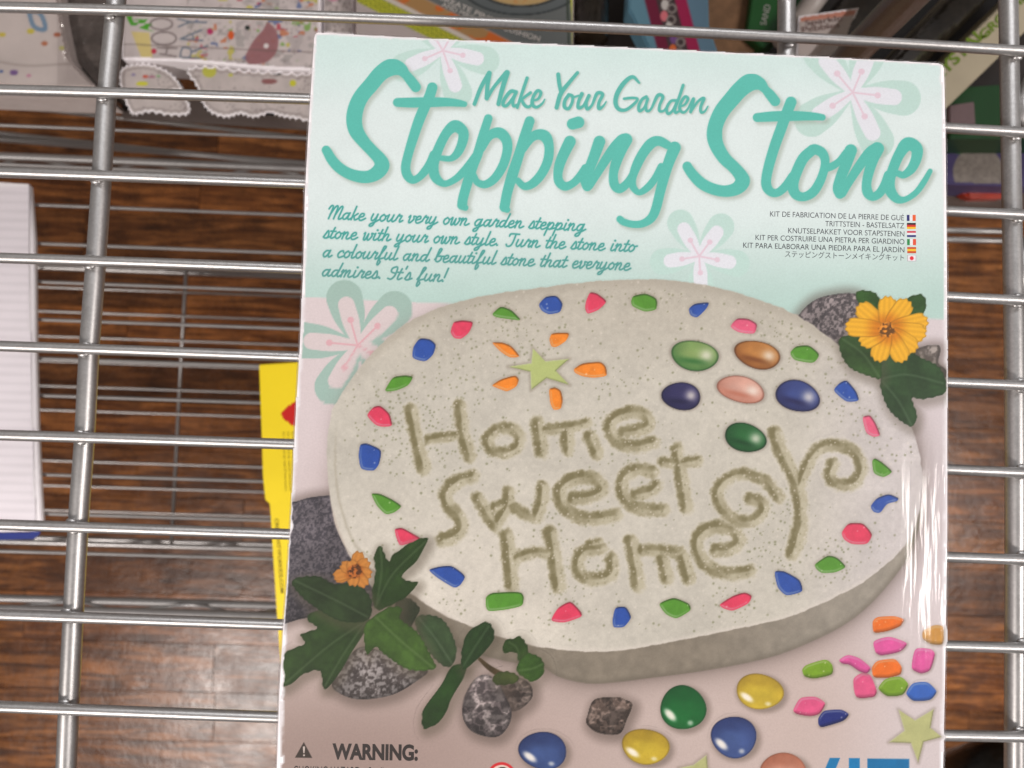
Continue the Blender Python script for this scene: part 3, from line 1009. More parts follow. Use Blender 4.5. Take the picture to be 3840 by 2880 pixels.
sd = 0
for org, k, key, pts in [
    (Q1o, q1, 'G', [(1235, 295), (1290, 245), (1360, 270), (1420, 335), (1340, 327), (1260, 315)]),
    (Q1o, q1, 'B', [(1525, 235), (1570, 185), (1640, 180), (1678, 230), (1660, 285), (1590, 298), (1545, 275)]),
    (Q1o, q1, 'R', [(1820, 215), (1845, 158), (1890, 165), (1953, 215), (1900, 270), (1830, 295), (1815, 260)]),
    (Q1o, q1, 'R', [(985, 375), (1000, 342), (1050, 333), (1122, 342), (1095, 410), (1045, 450), (1000, 445), (978, 410)]),
    (Q1o, q1, 'B', [(745, 500), (785, 445), (850, 450), (890, 485), (870, 550), (820, 592), (740, 570)]),
    (Q1o, q1, 'G', [(570, 765), (620, 685), (700, 675), (748, 685), (715, 740), (640, 772), (580, 777)]),
    (Q1o, q1, 'R', [(455, 925), (500, 870), (545, 865), (600, 915), (618, 990), (560, 998), (510, 985)]),
    (Q1o, q1, 'B', [(405, 1180), (415, 1105), (460, 1098), (550, 1140), (535, 1230), (500, 1272), (420, 1260)]),
    (Q1o, q1, 'G', [(482, 1410), (540, 1412), (620, 1450), (677, 1490), (630, 1530), (575, 1543), (520, 1490)]),
    (Q3o, q3, 'R', [(812, 140), (860, 133), (920, 165), (985, 205), (900, 235), (845, 248), (820, 190)]),
    (Q1o, q1, 'O', [(1232, 470), (1300, 470), (1360, 495), (1412, 560), (1350, 567), (1290, 530)]),
    (Q1o, q1, 'O', [(1592, 450), (1610, 412), (1720, 410), (1700, 460), (1640, 500), (1605, 498)]),
    (Q1o, q1, 'O', [(1745, 635), (1800, 600), (1910, 590), (1945, 620), (1953, 680), (1870, 692), (1800, 683), (1750, 660)]),
    (Q1o, q1, 'O', [(1232, 740), (1290, 700), (1380, 675), (1405, 700), (1390, 745), (1330, 778), (1280, 760)]),
    (Q1o, q1, 'O', [(1590, 760), (1630, 750), (1665, 770), (1678, 830), (1665, 885), (1620, 893), (1598, 850)]),
    (Q2o, q2, 'G', [(262, 205), (275, 172), (350, 157), (418, 190), (415, 255), (345, 268), (270, 235)]),
    (Q2o, q2, 'B', [(603, 250), (640, 218), (728, 210), (710, 250), (655, 303), (615, 290)]),
    (Q2o, q2, 'P', [(848, 355), (890, 305), (960, 308), (1013, 340), (995, 400), (900, 390)]),
    (Q2o, q2, 'G', [(1203, 510), (1240, 470), (1320, 465), (1383, 520), (1345, 573), (1230, 555)]),
    (Q2o, q2, 'B', [(1460, 735), (1495, 690), (1540, 670), (1600, 740), (1615, 795), (1540, 803)]),
    (Q2o, q2, 'P', [(1632, 890), (1680, 878), (1715, 930), (1742, 1000), (1700, 1010), (1655, 985)]),
    (Q2o, q2, 'G', [(1690, 1150), (1710, 1133), (1760, 1165), (1815, 1215), (1760, 1250), (1700, 1225)]),
    (Q2o, q2, 'B', [(1680, 1420), (1720, 1370), (1790, 1345), (1850, 1370), (1840, 1390), (1780, 1405), (1740, 1460), (1700, 1455)]),
    (Q4o, q4, 'R', [(1288, 130), (1325, 82), (1400, 83), (1447, 140), (1420, 190), (1340, 190), (1300, 165)]),
    (Q4o, q4, 'G', [(1153, 290), (1220, 245), (1270, 258), (1315, 305), (1260, 333), (1190, 337), (1160, 315)]),
    (Q4o, q4, 'B', [(948, 325), (1000, 325), (1080, 370), (1095, 430), (1010, 452), (965, 410)]),
    (Q4o, q4, 'R', [(670, 495), (740, 450), (800, 432), (838, 450), (820, 490), (740, 528), (690, 515)]),
    (Q4o, q4, 'G', [(362, 490), (440, 458), (520, 490), (528, 525), (455, 568), (400, 545)]),
    (Q4o, q4, 'B', [(130, 570), (145, 508), (200, 505), (228, 560), (190, 610), (135, 612)]),
    (Q3o, q3, 'R', [(1800, 725), (1850, 640), (1930, 597), (2000, 670), (2000, 700), (1890, 738)]),
    (Q3o, q3, 'G', [(1390, 575), (1430, 545), (1610, 540), (1635, 570), (1625, 630), (1520, 655), (1410, 665), (1392, 640)]),
    (Q3o, q3, 'B', [(1025, 400), (1100, 378), (1180, 375), (1265, 440), (1230, 500), (1190, 517), (1080, 450)]),
]:
    sd += 1
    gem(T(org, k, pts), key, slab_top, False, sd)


# ---- pale glow stars
def star(pts, parent, seed, loose):
    def f(X, Y):
        d = poly_sdf(X, Y, pts)
        base = rgb(178, 178, 122) if loose else rgb(176, 186, 118)
        c = base * (0.96 + 0.08 * fbm(X, Y, 30, seed, 3))[..., None]
        gy, gx = np.gradient(d); g = np.hypot(gx, gy) + 1e-6
        lit = (-gx - gy) / g
        c = mixc(c, base * 0.72, sm(-8, -1, d) * sm(0.2, -0.9, lit) * 0.8)
        c = mixc(c, base * 0.5 + 0.42, sm(-6, -2, d) * sm(0.2, 0.9, lit) * 0.4)
        ins = np.clip(0.5 - d / 3, 0, 1)
        c = mixc(np.broadcast_to(rgb(120, 108, 92), c.shape), c, ins)
        return c, np.maximum(ins, sm(14, 0, d) * 0.35)
    o = paint("printed_star", bbox(pts, 18), 3, f, parent)
    o["label"] = "pale green star pictured on the box"


star(T(Q1o, q1, [(1490, 506), (1568, 588), (1719, 572), (1635, 648), (1719, 737), (1576, 694), (1480, 768), (1474, 655), (1336, 622), (1480, 600)]), slab_top, 3, False)


def nugget(c, rx, ry, rot, col, dark, parent, kind, seed):
    ca, sa = math.cos(R(rot)), math.sin(R(rot))
    col = (col * 0.86 + col.mean() * 0.14) * 0.93; dark = (dark * 0.88 + dark.mean() * 0.12) * 0.9
    def f(X, Y):
        x = ((X - c[0]) * ca + (Y - c[1]) * sa) / rx; y = (-(X - c[0]) * sa + (Y - c[1]) * ca) / ry
        wob = 1 + 0.03 * np.sin(3 * np.arctan2(y, x) + seed)
        r = np.hypot(x, y) / wob
        n = fbm(X, Y, 45, seed, 3)
        t = sm(0.2, 1.0, r)
        cc = mixc(col * np.ones(X.shape + (1,)), dark, t * 0.6 * sm(-0.4, 0.9, -x * 0.2 + y * (0.5 if kind == 'set' else -0.4) + 0.35))
        cc = cc * (0.9 + 0.2 * n)[..., None]
        if kind == 'set':       # window reflection: lighter upper right, darker pool below
            cc = mixc(cc, rgb(236, 228, 216), np.exp(-(((x - 0.48) / 0.28) ** 2 + ((y + 0.12) / 0.40) ** 2)) * 0.72)
            pool = np.clip(1 - ((x + 0.05) / 0.75) ** 2, 0, 1) * np.exp(-((y - 0.38) / 0.22) ** 2)
            cc = mixc(cc, dark, pool * 0.75)
            cc = mixc(cc, dark * 0.6, sm(0.86, 1.0, r) * 0.7)
        else:
            hx, hy = x + 0.50, y - 0.42
            hr = (hx * 0.78 + hy * 0.62), (-hx * 0.62 + hy * 0.78)
            cc = mixc(cc, rgb(248, 240, 228), np.exp(-((hr[0] / 0.34) ** 2 + (hr[1] / 0.17) ** 2) ** 2) * 0.92)
            cc = mixc(cc, rgb(240, 236, 226), np.exp(-(((x - 0.42) / 0.13) ** 2 + ((y - 0.62) / 0.12) ** 2) ** 1.5) * 0.6)
            cc = mixc(cc, dark, np.exp(-(((x + 0.1) / 0.5) ** 2 + ((y + 0.45) / 0.25) ** 2)) * 0.35)
            cc = mixc(cc, dark * 0.75, sm(0.9, 1.0, r) * 0.55)
        d = (r - 1) * min(rx, ry)
        ins = np.clip(0.5 - d / 3, 0, 1)
        if kind == 'set':
            sh = sm(10, 0, d) * 0.35
        else:
            dx = ((X - c[0] - 9) * ca + (Y - c[1] - 8) * sa) / rx; dy = (-(X - c[0] - 9) * sa + (Y - c[1] - 8) * ca) / ry
            sh = sm(1.28, 0.9, np.hypot(dx, dy)) * 0.55
        cc = mixc(np.broadcast_to(rgb(104, 90, 80), cc.shape), cc, ins)
        return cc, np.maximum(ins, sh) * mask_front(X, Y, 5, 5, 5)
    m = max(rx, ry) * 1.35
    return paint("glass_nugget", (c[0] - m, c[1] - m, c[0] + m, c[1] + m), 3, f, parent)


for i, (p, rx, ry, rot, col, dk, nm) in enumerate([
    ((640, 527), 142, 90, 8, rgb(140, 170, 92), rgb(36, 112, 44), 'pale green'), ((1012, 522), 140, 82, 14, rgb(206, 132, 58), rgb(124, 60, 20), 'amber'),
    ((561, 768), 117, 83, 6, rgb(52, 48, 104), rgb(24, 22, 64), 'navy'), ((914, 728), 145, 78, 14, rgb(228, 168, 148), rgb(206, 112, 84), 'salmon pink'),
    ((1250, 767), 135, 92, 15, rgb(58, 76, 150), rgb(28, 26, 78), 'blue'), ((940, 1013), 127, 85, 15, rgb(38, 112, 52), rgb(14, 66, 30), 'dark green')]):
    c_ = T(Q2o, q2, [p])[0]
    nugget(c_, rx * q2, ry * q2, rot, col, dk, slab_top, 'set', i + 3)["label"] = nm + " glass nugget set in the pictured stone"


# ---- stones, leaves, flowers and loose pieces of the printed photo
stone(T(Q3o, q3, [(412, 1120), (500, 980), (600, 890), (760, 930), (900, 1000), (1025, 1040), (950, 1110), (800, 1195), (600, 1225), (470, 1190)]), rgb(74, 66, 64), rgb(150, 142, 140), 15, "round speckled grey stone pictured under the leaves", 11)
stone(T(Q3o, q3, [(1480, 1115), (1600, 1085), (1675, 1130), (1687, 1210), (1620, 1280), (1540, 1290)]), rgb(66, 56, 52), rgb(108, 96, 90), 25, "small dark stone pictured behind the rough stone", 20)
stone(T(Q3o, q3, [(1320, 1095), (1400, 1065), (1470, 1120), (1520, 1210), (1555, 1300), (1540, 1385), (1480, 1455), (1400, 1462), (1300, 1425), (1245, 1340), (1252, 1215)]), rgb(78, 70, 70), rgb(128, 118, 116), 35, "rough grey stone pictured below the slab", 24)
stone(T(Q4o, q4, [(40, 975), (150, 962), (195, 975), (232, 1000), (205, 1075), (165, 1150), (60, 1145), (0, 1100), (5, 1050)]), rgb(72, 60, 54), rgb(116, 100, 92), 45, "small brown stone pictured above the blue nugget", 20)
stone(T(Q2o, q2, [(1930, 520), (1980, 475), (2080, 463), (2097, 500), (2085, 570), (2130, 610), (2125, 660), (2060, 640), (1960, 590)]), rgb(90, 82, 78), rgb(150, 140, 134), 65, "small grey stone pictured at the right edge", 16, (0, 4))


def leaf(pts, col, seed, sh=0.45, vein=None, lab="dark green leaf pictured on the box"):
    q = spline([p[:2] for p in pts], True, 5)
    Pg = q
    cx, cy = Pg[:, 0].mean(), Pg[:, 1].mean()
    def f(X, Y):
        d = poly_sdf(X, Y, Pg) + 1.5 * np.sin(X * 0.22 + Y * 0.17)
        n = fbm(X, Y, 70, seed, 4)
        c = (col * 0.88 + col.mean() * 0.05) * (0.84 + 0.62 * (n - 0.12))[..., None]
        c = c * (0.93 + 0.14 * fbm(X, Y, 12, seed + 40, 2))[..., None]
        if vein:
            dv = strokes_sdf(X, Y, [[(*a, 3) for a in v] for v in vein], 6)
            c = mixc(c, col * 0.8 + 0.14, sm(5, 0, dv) * 0.55)
            c = mixc(c, col * 0.7, np.exp(-((dv - 9) / 6.0) ** 2) * 0.25)
        c = mixc(c, col * 0.6, sm(-10, 0, d) * 0.4)
        ins = np.clip(0.5 - d / 3, 0, 1)
        ds = poly_sdf(X - 8, Y - 14, Pg)
        c = mixc(np.broadcast_to(rgb(84, 74, 60), c.shape), c, ins)
        return c, np.maximum(ins, sm(42, -8, ds) * sh) * mask_front(X, Y, 4, 5, 5)
    o = paint("printed_leaf", bbox(pts, 52), 3.5, f, kit)
    o["label"] = lab


def V3(*pts): return T(Q3o, q3, pts)
def V2(*pts): return T(Q2o, q2, pts)


G1, G2, G3, G4 = rgb(40, 60, 24), rgb(52, 82, 36), rgb(68, 96, 46), rgb(34, 72, 24)
leaf(V3((950, 700), (1060, 690), (1140, 740), (1200, 870), (1200, 960), (1150, 1020), (1060, 960), (960, 800)), rgb(54, 74, 44), 3, vein=[V3((960, 700), (1080, 850), (1180, 1000))], lab="dull green oval leaf pictured beside the slab edge")
leaf(V3((820, 600), (900, 580), (970, 640), (960, 690), (880, 800), (820, 700)), rgb(46, 52, 34), 4)
leaf(V3((1025, 205), (940, 215), (810, 298), (772, 345), (722, 245), (682, 310), (690, 420), (668, 560), (700, 655), (800, 622), (900, 560), (962, 484), (905, 472), (862, 440), (955, 340)), rgb(42, 66, 26), 5, vein=[V3((690, 640), (800, 430), (1010, 220)), V3((700, 620), (730, 400), (722, 260))], lab="toothed green leaf pictured over the red gem")
leaf(V3((255, 715), (330, 660), (640, 700), (620, 800), (520, 960), (430, 1100), (362, 1158), (338, 1045), (240, 1062), (108, 1142), (112, 940), (238, 870), (215, 812), (318, 770)), rgb(46, 68, 30), 7, vein=[V3((640, 720), (400, 880), (120, 1120)), V3((630, 730), (480, 950), (370, 1140))], lab="large toothed leaf pictured at the lower left edge")
leaf(V3((162, 465), (320, 440), (430, 490), (560, 482), (650, 560), (668, 640), (640, 722), (480, 730), (330, 655), (210, 560)), rgb(44, 62, 32), 9, vein=[V3((640, 700), (450, 600), (180, 470))], lab="broad dark leaf pictured below the small flower")
leaf(V3((680, 700), (770, 640), (858, 642), (850, 712), (960, 800), (1050, 960), (1066, 1030), (900, 1035), (750, 940), (690, 890), (632, 935), (620, 760)), rgb(62, 90, 34), 11, vein=[V3((690, 700), (850, 850), (1060, 1025))], lab="lighter green leaf pictured over the round stone")
leaf(V3((1200, 1000), (1272, 1030), (1190, 1190), (1110, 1350), (1010, 1412), (985, 1370), (1000, 1280), (1100, 1140), (1150, 1050)), rgb(34, 62, 22), 13, lab="long drooping leaf pictured at the bottom")
leaf(V3((1300, 780), (1370, 736), (1420, 742), (1447, 820), (1400, 900), (1270, 1030), (1235, 1000), (1240, 900), (1262, 830)), rgb(38, 64, 28), 15, vein=[V3((1250, 1010), (1330, 880), (1410, 760))], lab="upright dark leaf pictured against the slab side")
paint("printed_stem", bbox(V3((1340, 960), (1600, 1110)), 20), 3, lambda X, Y: (rgb(70, 56, 34) * (0.8 + 0.4 * fbm(X, Y, 20, 3))[..., None], np.clip(0.5 - strokes_sdf(X, Y, [T(Q3o, q3, [(1352, 968, 20), (1410, 1020, 34), (1480, 1062, 40), (1560, 1090, 24)])], 5) / 3, 0, 1)), kit)
leaf(V3((1500, 925), (1512, 850), (1560, 838), (1612, 824), (1660, 895), (1650, 960), (1600, 985), (1585, 930), (1545, 925)), rgb(46, 72, 26), 17, 0.3, vein=[V3((1600, 975), (1590, 900), (1540, 860))], lab="small dark leaf pictured at the top of the curled sprig")
leaf(V3((1600, 985), (1655, 930), (1742, 962), (1764, 1040), (1720, 1098), (1680, 1112), (1640, 1090), (1590, 1050)), rgb(54, 86, 30), 27, 0.3, vein=[V3((1600, 1040), (1680, 1030), (1750, 1000))], lab="small bright leaf pictured at the right of the curled sprig")
leaf(V3((1440, 1075), (1500, 1045), (1580, 1060), (1600, 1100), (1540, 1130), (1450, 1128)), rgb(62, 72, 34), 37, 0.2, lab="small brownish leaf pictured on the rough stone")
leaf(V2((1602, 145), (1700, 150), (1738, 205), (1720, 280), (1640, 260), (1602, 200)), rgb(48, 84, 34), 19, 0.0)
leaf(V2((1880, 205), (1975, 162), (2012, 210), (1985, 290), (1900, 300)), rgb(50, 86, 40), 21, 0.0)
leaf(V2((1740, 660), (1740, 480), (1900, 470), (1965, 530), (2095, 600), (2128, 740), (2000, 785), (1930, 782), (1957, 880), (1920, 948), (1800, 860), (1745, 740)), rgb(46, 74, 40), 23, 0.4, vein=[V2((1740, 665), (1900, 640), (2110, 690)), V2((1745, 670), (1850, 800), (1925, 940))], lab="large green leaf pictured below the yellow flower")
leaf(V2((1508, 420), (1640, 400), (1730, 480), (1748, 600), (1740, 662), (1690, 655), (1560, 600), (1500, 500)), rgb(50, 78, 36), 25, 0.4, vein=[V2((1735, 655), (1640, 520), (1520, 430))], lab="green leaf pictured left of the yellow flower")


def bloom(c, tips, wid, col, core, corer, seed, lab):
    m = 20
    def f(X, Y):
        cc = np.broadcast_to(col * 0.8, X.shape + (3,)).copy(); A = np.zeros(X.shape)
        for i, t in enumerate(tips):
            v = np.array(t) - np.array(c); L = np.hypot(*v); u = v / L
            e = np.array(t) - u * wid * 0.42
            q = np.array(c) + (e - np.array(c)) * 0.45
            d = strokes_sdf(X, Y, [[(*c, wid * 0.35), (*q, wid * 0.85), (*e, wid * 0.95)]], 5)
            s = (X - c[0]) * u[0] + (Y - c[1]) * u[1]; k = -(X - c[0]) * u[1] + (Y - c[1]) * u[0]
            d = d + 3.0 * np.cos(k * 0.30) * sm(L * 0.8, L, s)
            a = np.clip(0.5 - d / 3, 0, 1)
            p = mixc(col * np.ones(X.shape + (1,)), col * rgb(225, 180, 120), sm(L * 0.65, L * 0.2, s))
            p = p * (0.97 + 0.035 * np.cos(k * 0.33 + i))[..., None]
            p = mixc(p, col * 0.6, sm(-7, 0, d) * 0.55)
            cc = mixc(cc, p, a); A = np.maximum(A, a)
        r = np.hypot(X - c[0], Y - c[1])
        g = fbm(X, Y, 9, seed, 2)
        cr = mixc(core * 0.55 * np.ones(X.shape + (1,)), core * 1.25, sm(0.35, 0.65, g))
        ac = sm(corer, corer * 0.7, r + (g - 0.5) * 14)
        return mixc(cc, cr, ac), np.maximum(A, ac)
    o = paint("printed_flower", bbox(tips + [c], m), 3, f, kit); o["label"] = lab


bloom(V2((1778, 372))[0], V2((1612, 232), (1785, 182), (1905, 205), (2015, 320), (2005, 395), (1950, 490), (1880, 556), (1725, 556), (1625, 450), (1540, 355)), 76, rgb(238, 176, 44), rgb(188, 118, 40), 34, 5, "open yellow flower pictured at the right edge of the box")
bloom(V3((558, 408))[0], V3((590, 290), (645, 345), (662, 430), (630, 502), (545, 500), (440, 460), (430, 445), (475, 368), (530, 345)), 50, rgb(200, 130, 58), rgb(150, 84, 36), 30, 9, "half closed orange flower pictured over the dark stone")

for org, k, key, pts in [
    (Q4o, q4, 'Q', [(1445, 580), (1470, 557), (1560, 553), (1607, 570), (1590, 605), (1520, 632), (1450, 640)]),
    (Q4o, q4, 'A', [(1697, 630), (1760, 597), (1806, 605), (1806, 698), (1740, 697), (1700, 670)]),
    (Q4o, q4, 'M', [(1447, 680), (1530, 655), (1627, 690), (1590, 735), (1490, 755), (1460, 740)]),
    (Q4o, q4, 'M', [(1660, 715), (1740, 718), (1765, 745), (1740, 830), (1690, 847), (1640, 820)]),
    (Q4o, q4, 'K', [(1345, 870), (1400, 835), (1440, 855), (1470, 935), (1455, 965), (1360, 970)]),
    (Q4o, q4, 'M', [(1275, 775), (1320, 748), (1380, 765), (1440, 815), (1420, 845), (1380, 835), (1330, 800), (1290, 795)]),
    (Q4o, q4, 'Q', [(1440, 815), (1470, 778), (1560, 768), (1595, 810), (1590, 850), (1520, 868), (1450, 865)]),
    (Q4o, q4, 'L', [(1088, 825), (1110, 800), (1210, 770), (1245, 800), (1245, 850), (1150, 872), (1100, 860)]),
    (Q4o, q4, 'L', [(1470, 920), (1510, 870), (1590, 857), (1632, 900), (1600, 955), (1520, 962)]),
    (Q4o, q4, 'U', [(1612, 945), (1650, 890), (1725, 885), (1775, 935), (1740, 980), (1650, 985)]),
    (Q4o, q4, 'K', [(1042, 1030), (1080, 965), (1160, 960), (1212, 995), (1180, 1050), (1130, 1062), (1060, 1050)]),
    (Q4o, q4, 'N', [(1170, 1070), (1200, 1030), (1290, 1025), (1330, 1050), (1300, 1085), (1190, 1118), (1172, 1105)]),
]:
    sd += 1
    gem(T(org, k, pts), key, kit, True, sd)
star(T(Q4o, q4, [(1576, 1025), (1660, 1080), (1757, 1022), (1740, 1118), (1797, 1165), (1705, 1190), (1677, 1296), (1640, 1197), (1527, 1192), (1607, 1132)]), kit, 8, True)
star([(2545, 2880), (2600, 2868), (2650, 2830), (2655, 2880), (2700, 2915), (2650, 2930), (2625, 2980), (2595, 2935), (2540, 2930), (2575, 2895)], kit, 9, True)
T8 = (1800, 2480); k8 = 0.8137
nugget(T(Q4o, q4, [(488, 1017)])[0], 117 * q4, 112 * q4, 10, rgb(22, 118, 50), rgb(10, 78, 34), kit, 'loose', 1)["label"] = "round green glass nugget pictured loose"
nugget(T(Q4o, q4, [(875, 935)])[0], 121 * q4, 90 * q4, 8, rgb(226, 192, 44), rgb(160, 122, 26), kit, 'loose', 2)["label"] = "yellow glass nugget pictured right of the green one"
nugget(T(Q4o, q4, [(298, 1213)])[0], 122 * q4, 90 * q4, 8, rgb(222, 188, 42), rgb(156, 118, 24), kit, 'loose', 3)["label"] = "yellow glass nugget pictured below the brown stone"
nugget(T(Q4o, q4, [(745, 1165)])[0], 116 * q4, 106 * q4, 8, rgb(66, 92, 158), rgb(26, 36, 92), kit, 'loose', 4)["label"] = "blue glass nugget pictured between the yellow ones"
nugget((2036, 2815), 91, 71, 8, rgb(60, 86, 148), rgb(24, 36, 88), kit, 'loose', 5)["label"] = "blue glass nugget pictured near the warning"
nugget((2939, 2890), 88, 66, 6, rgb(214, 142, 116), rgb(172, 84, 52), kit, 'loose', 6)["label"] = "copper pink glass nugget pictured at the bottom"

# ---- title lettering
T1 = (1100, 150); t1 = 0.4219
T2 = (1700, 200); t2 = 0.45208
T3 = (2450, 200); t3 = 0.4973
TEAL = rgb(88, 186, 172)
title = {
    'Stepping': [
        T(T1, t1, [(1088, 418, 92), (1045, 362, 92), (1000, 308, 84), (948, 256, 118), (868, 243, 152), (775, 298, 140), (690, 398, 136), (612, 490, 136), (565, 580, 140), (541, 690, 142), (556, 800, 134), (622, 900, 112), (700, 985, 106), (765, 1055, 116), (788, 1115, 134), (750, 1175, 126), (680, 1212, 112), (600, 1216, 108), (500, 1190, 100), (412, 1138, 96), (345, 1068, 92), (305, 1000, 84), (292, 978, 80)]),
        T(T1, t1, [(1235, 422, 92), (1210, 500, 94), (1165, 600, 96), (1115, 720, 94), (1065, 870, 88), (1020, 1020, 82), (998, 1130, 84), (1015, 1205, 84), (1060, 1243, 72), (1115, 1222, 66), (1170, 1165, 74), (1215, 1095, 74), (1250, 1020, 80)]),
        T(T1, t1, [(925, 555, 80), (1050, 556, 90), (1200, 553, 90), (1350, 552, 80), (1460, 560, 66), (1520, 570, 52)]),
        T(T1, t1, [(1315, 1050, 50), (1400, 1053, 56), (1462, 1000, 76), (1505, 900, 88), (1508, 815, 96), (1440, 765, 108), (1370, 815, 88), (1310, 920, 86), (1265, 1035, 90), (1245, 1130, 92), (1265, 1222, 88), (1340, 1277, 60), (1430, 1243, 62), (1510, 1175, 74), (1575, 1095, 74), (1620, 1030, 70)]),
        T(T1, t1, [(1733, 697, 76), (1685, 850, 82), (1640, 1010, 88), (1600, 1110, 88), (1550, 1260, 90), (1510, 1400, 88), (1500, 1466, 90)]),
        T(T1, t1, [(1505, 1475, 78), (1528, 1490, 58)]),
        T(T2, t2, [(235, 790, 60), (290, 695, 72), (345, 660, 84), (400, 668, 92), (442, 725, 86), (447, 810, 80), (412, 930, 78), (345, 1035, 74), (268, 1086, 66), (200, 1070, 58), (165, 1010, 58)]),
        T(T2, t2, [(633, 562, 82), (588, 700, 86), (538, 860, 86), (492, 1000, 92), (448, 1150, 84), (424, 1275, 84)]), T(T2, t2, [(425, 1282, 76), (446, 1297, 54)]),
        T(T2, t2, [(575, 800, 60), (640, 708, 72), (700, 674, 86), (762, 690, 96), (793, 765, 80), (786, 880, 80), (738, 990, 78), (664, 1075, 74), (590, 1103, 62), (532, 1055, 55)]),
        T(T2, t2, [(967, 732, 98), (922, 822, 92), (882, 920, 86), (867, 1010, 76), (880, 1070, 78), (927, 1103, 74), (992, 1078, 64), (1052, 1018, 70), (1095, 950, 64)]),
        T(T2, t2, [(988, 586, 94), (1038, 572, 98)]),
        T(T2, t2, [(1212, 732, 98), (1170, 850, 92), (1125, 965, 86), (1098, 1050, 88), (1110, 1102, 84)]),
        T(T2, t2, [(1122, 1095, 80), (1190, 1000, 70), (1258, 892, 78), (1330, 790, 88), (1395, 725, 98), (1430, 714, 104)]),
        T(T2, t2, [(1432, 716, 106), (1392, 800, 94), (1352, 900, 86), (1328, 1000, 76), (1336, 1088, 80), (1376, 1124, 74), (1430, 1090, 70), (1482, 1020, 66), (1515, 940, 66)]),
        T(T2, t2, [(1780, 762, 70), (1705, 727, 82), (1640, 748, 88), (1572, 832, 84), (1520, 932, 80), (1487, 1030, 66), (1490, 1105, 62), (1540, 1154, 50), (1612, 1112, 62), (1675, 1035, 62), (1725, 940, 62)]),
        T(T2, t2, [(1836, 782, 102), (1792, 890, 92), (1755, 1000, 88), (1715, 1150, 82), (1680, 1290, 80), (1640, 1368, 74), (1570, 1412, 64), (1490, 1418, 60), (1415, 1400, 60), (1382, 1376, 60)]),
    ],
    'Stone': [
        T(T3, t3, [(918, 360, 78), (880, 312, 76), (842, 270, 66), (800, 228, 96), (732, 218, 132), (660, 268, 126), (588, 348, 122), (516, 438, 118), (472, 535, 114), (461, 620, 117), (480, 700, 108), (535, 790, 98), (605, 857, 92), (658, 920, 100), (672, 968, 112), (630, 1018, 98), (550, 1039, 88), (460, 1026, 86), (370, 985, 86), (302, 920, 80), (262, 865, 74), (256, 852, 72)]),
        T(T3, t3, [(1038, 368, 84), (1000, 465, 82), (962, 570, 82), (915, 700, 80), (876, 830, 78), (852, 940, 76), (856, 1008, 76), (892, 1048, 66), (942, 1048, 62), (1000, 998, 66), (1050, 925, 64)]),
        T(T3, t3, [(783, 484, 68), (900, 476, 78), (1050, 472, 76), (1200, 475, 62), (1275, 483, 50)]),
        T(T3, t3, [(1200, 728, 80), (1132, 790, 82), (1082, 890, 82), (1052, 985, 86), (1070, 1058, 78), (1130, 1082, 68), (1200, 1050, 72), (1252, 975, 70), (1287, 880, 66), (1295, 805, 68), (1272, 750, 74), (1222, 724, 78), (1195, 730, 78)]),
        T(T3, t3, [(1295, 868, 60), (1350, 850, 58), (1405, 812, 56), (1460, 750, 66)]),
        T(T3, t3, [(1489, 732, 94), (1456, 830, 86), (1416, 930, 82), (1393, 1015, 82), (1406, 1058, 78)]),
        T(T3, t3, [(1420, 1052, 74), (1480, 960, 66), (1558, 842, 74), (1630, 752, 84), (1688, 716, 94)]),
        T(T3, t3, [(1692, 718, 96), (1657, 800, 82), (1627, 890, 76), (1608, 980, 72), (1616, 1048, 78), (1652, 1081, 64), (1702, 1058, 66), (1744, 995, 70), (1775, 920, 76)]),
        T(T3, t3, [(1842, 905, 50), (1890, 916, 54), (1950, 865, 72), (1986, 780, 82), (1982, 712, 92), (1917, 684, 102), (1860, 752, 82), (1815, 850, 78), (1785, 950, 78), (1785, 1030, 84), (1835, 1096, 66), (1900, 1101, 46), (1980, 1050, 46), (2040, 970, 46), (2087, 888, 38)]),
    ]}
for wd, st in title.items():
    sh_ = [[(p[0] + 11, p[1] + 10, p[2]) for p in s] for s in st]
    paint("title_shadow", sbbox(sh_, 40), 6, lambda X, Y, s=sh_: (rgb(150, 160, 146) * np.ones(X.shape + (1,)), sm(12, -8, strokes_sdf(X, Y, s, 5)) * 0.50), kit)
    o = paint("title_word", sbbox(st, 32), 3, lambda X, Y, s=st: (TEAL * (0.985 + 0.03 * fbm(X, Y, 60, 4))[..., None], np.clip(0.5 - strokes_sdf(X, Y, s, 7) / 3, 0, 1)), kit)
    o["label"] = "large teal brush script word " + wd

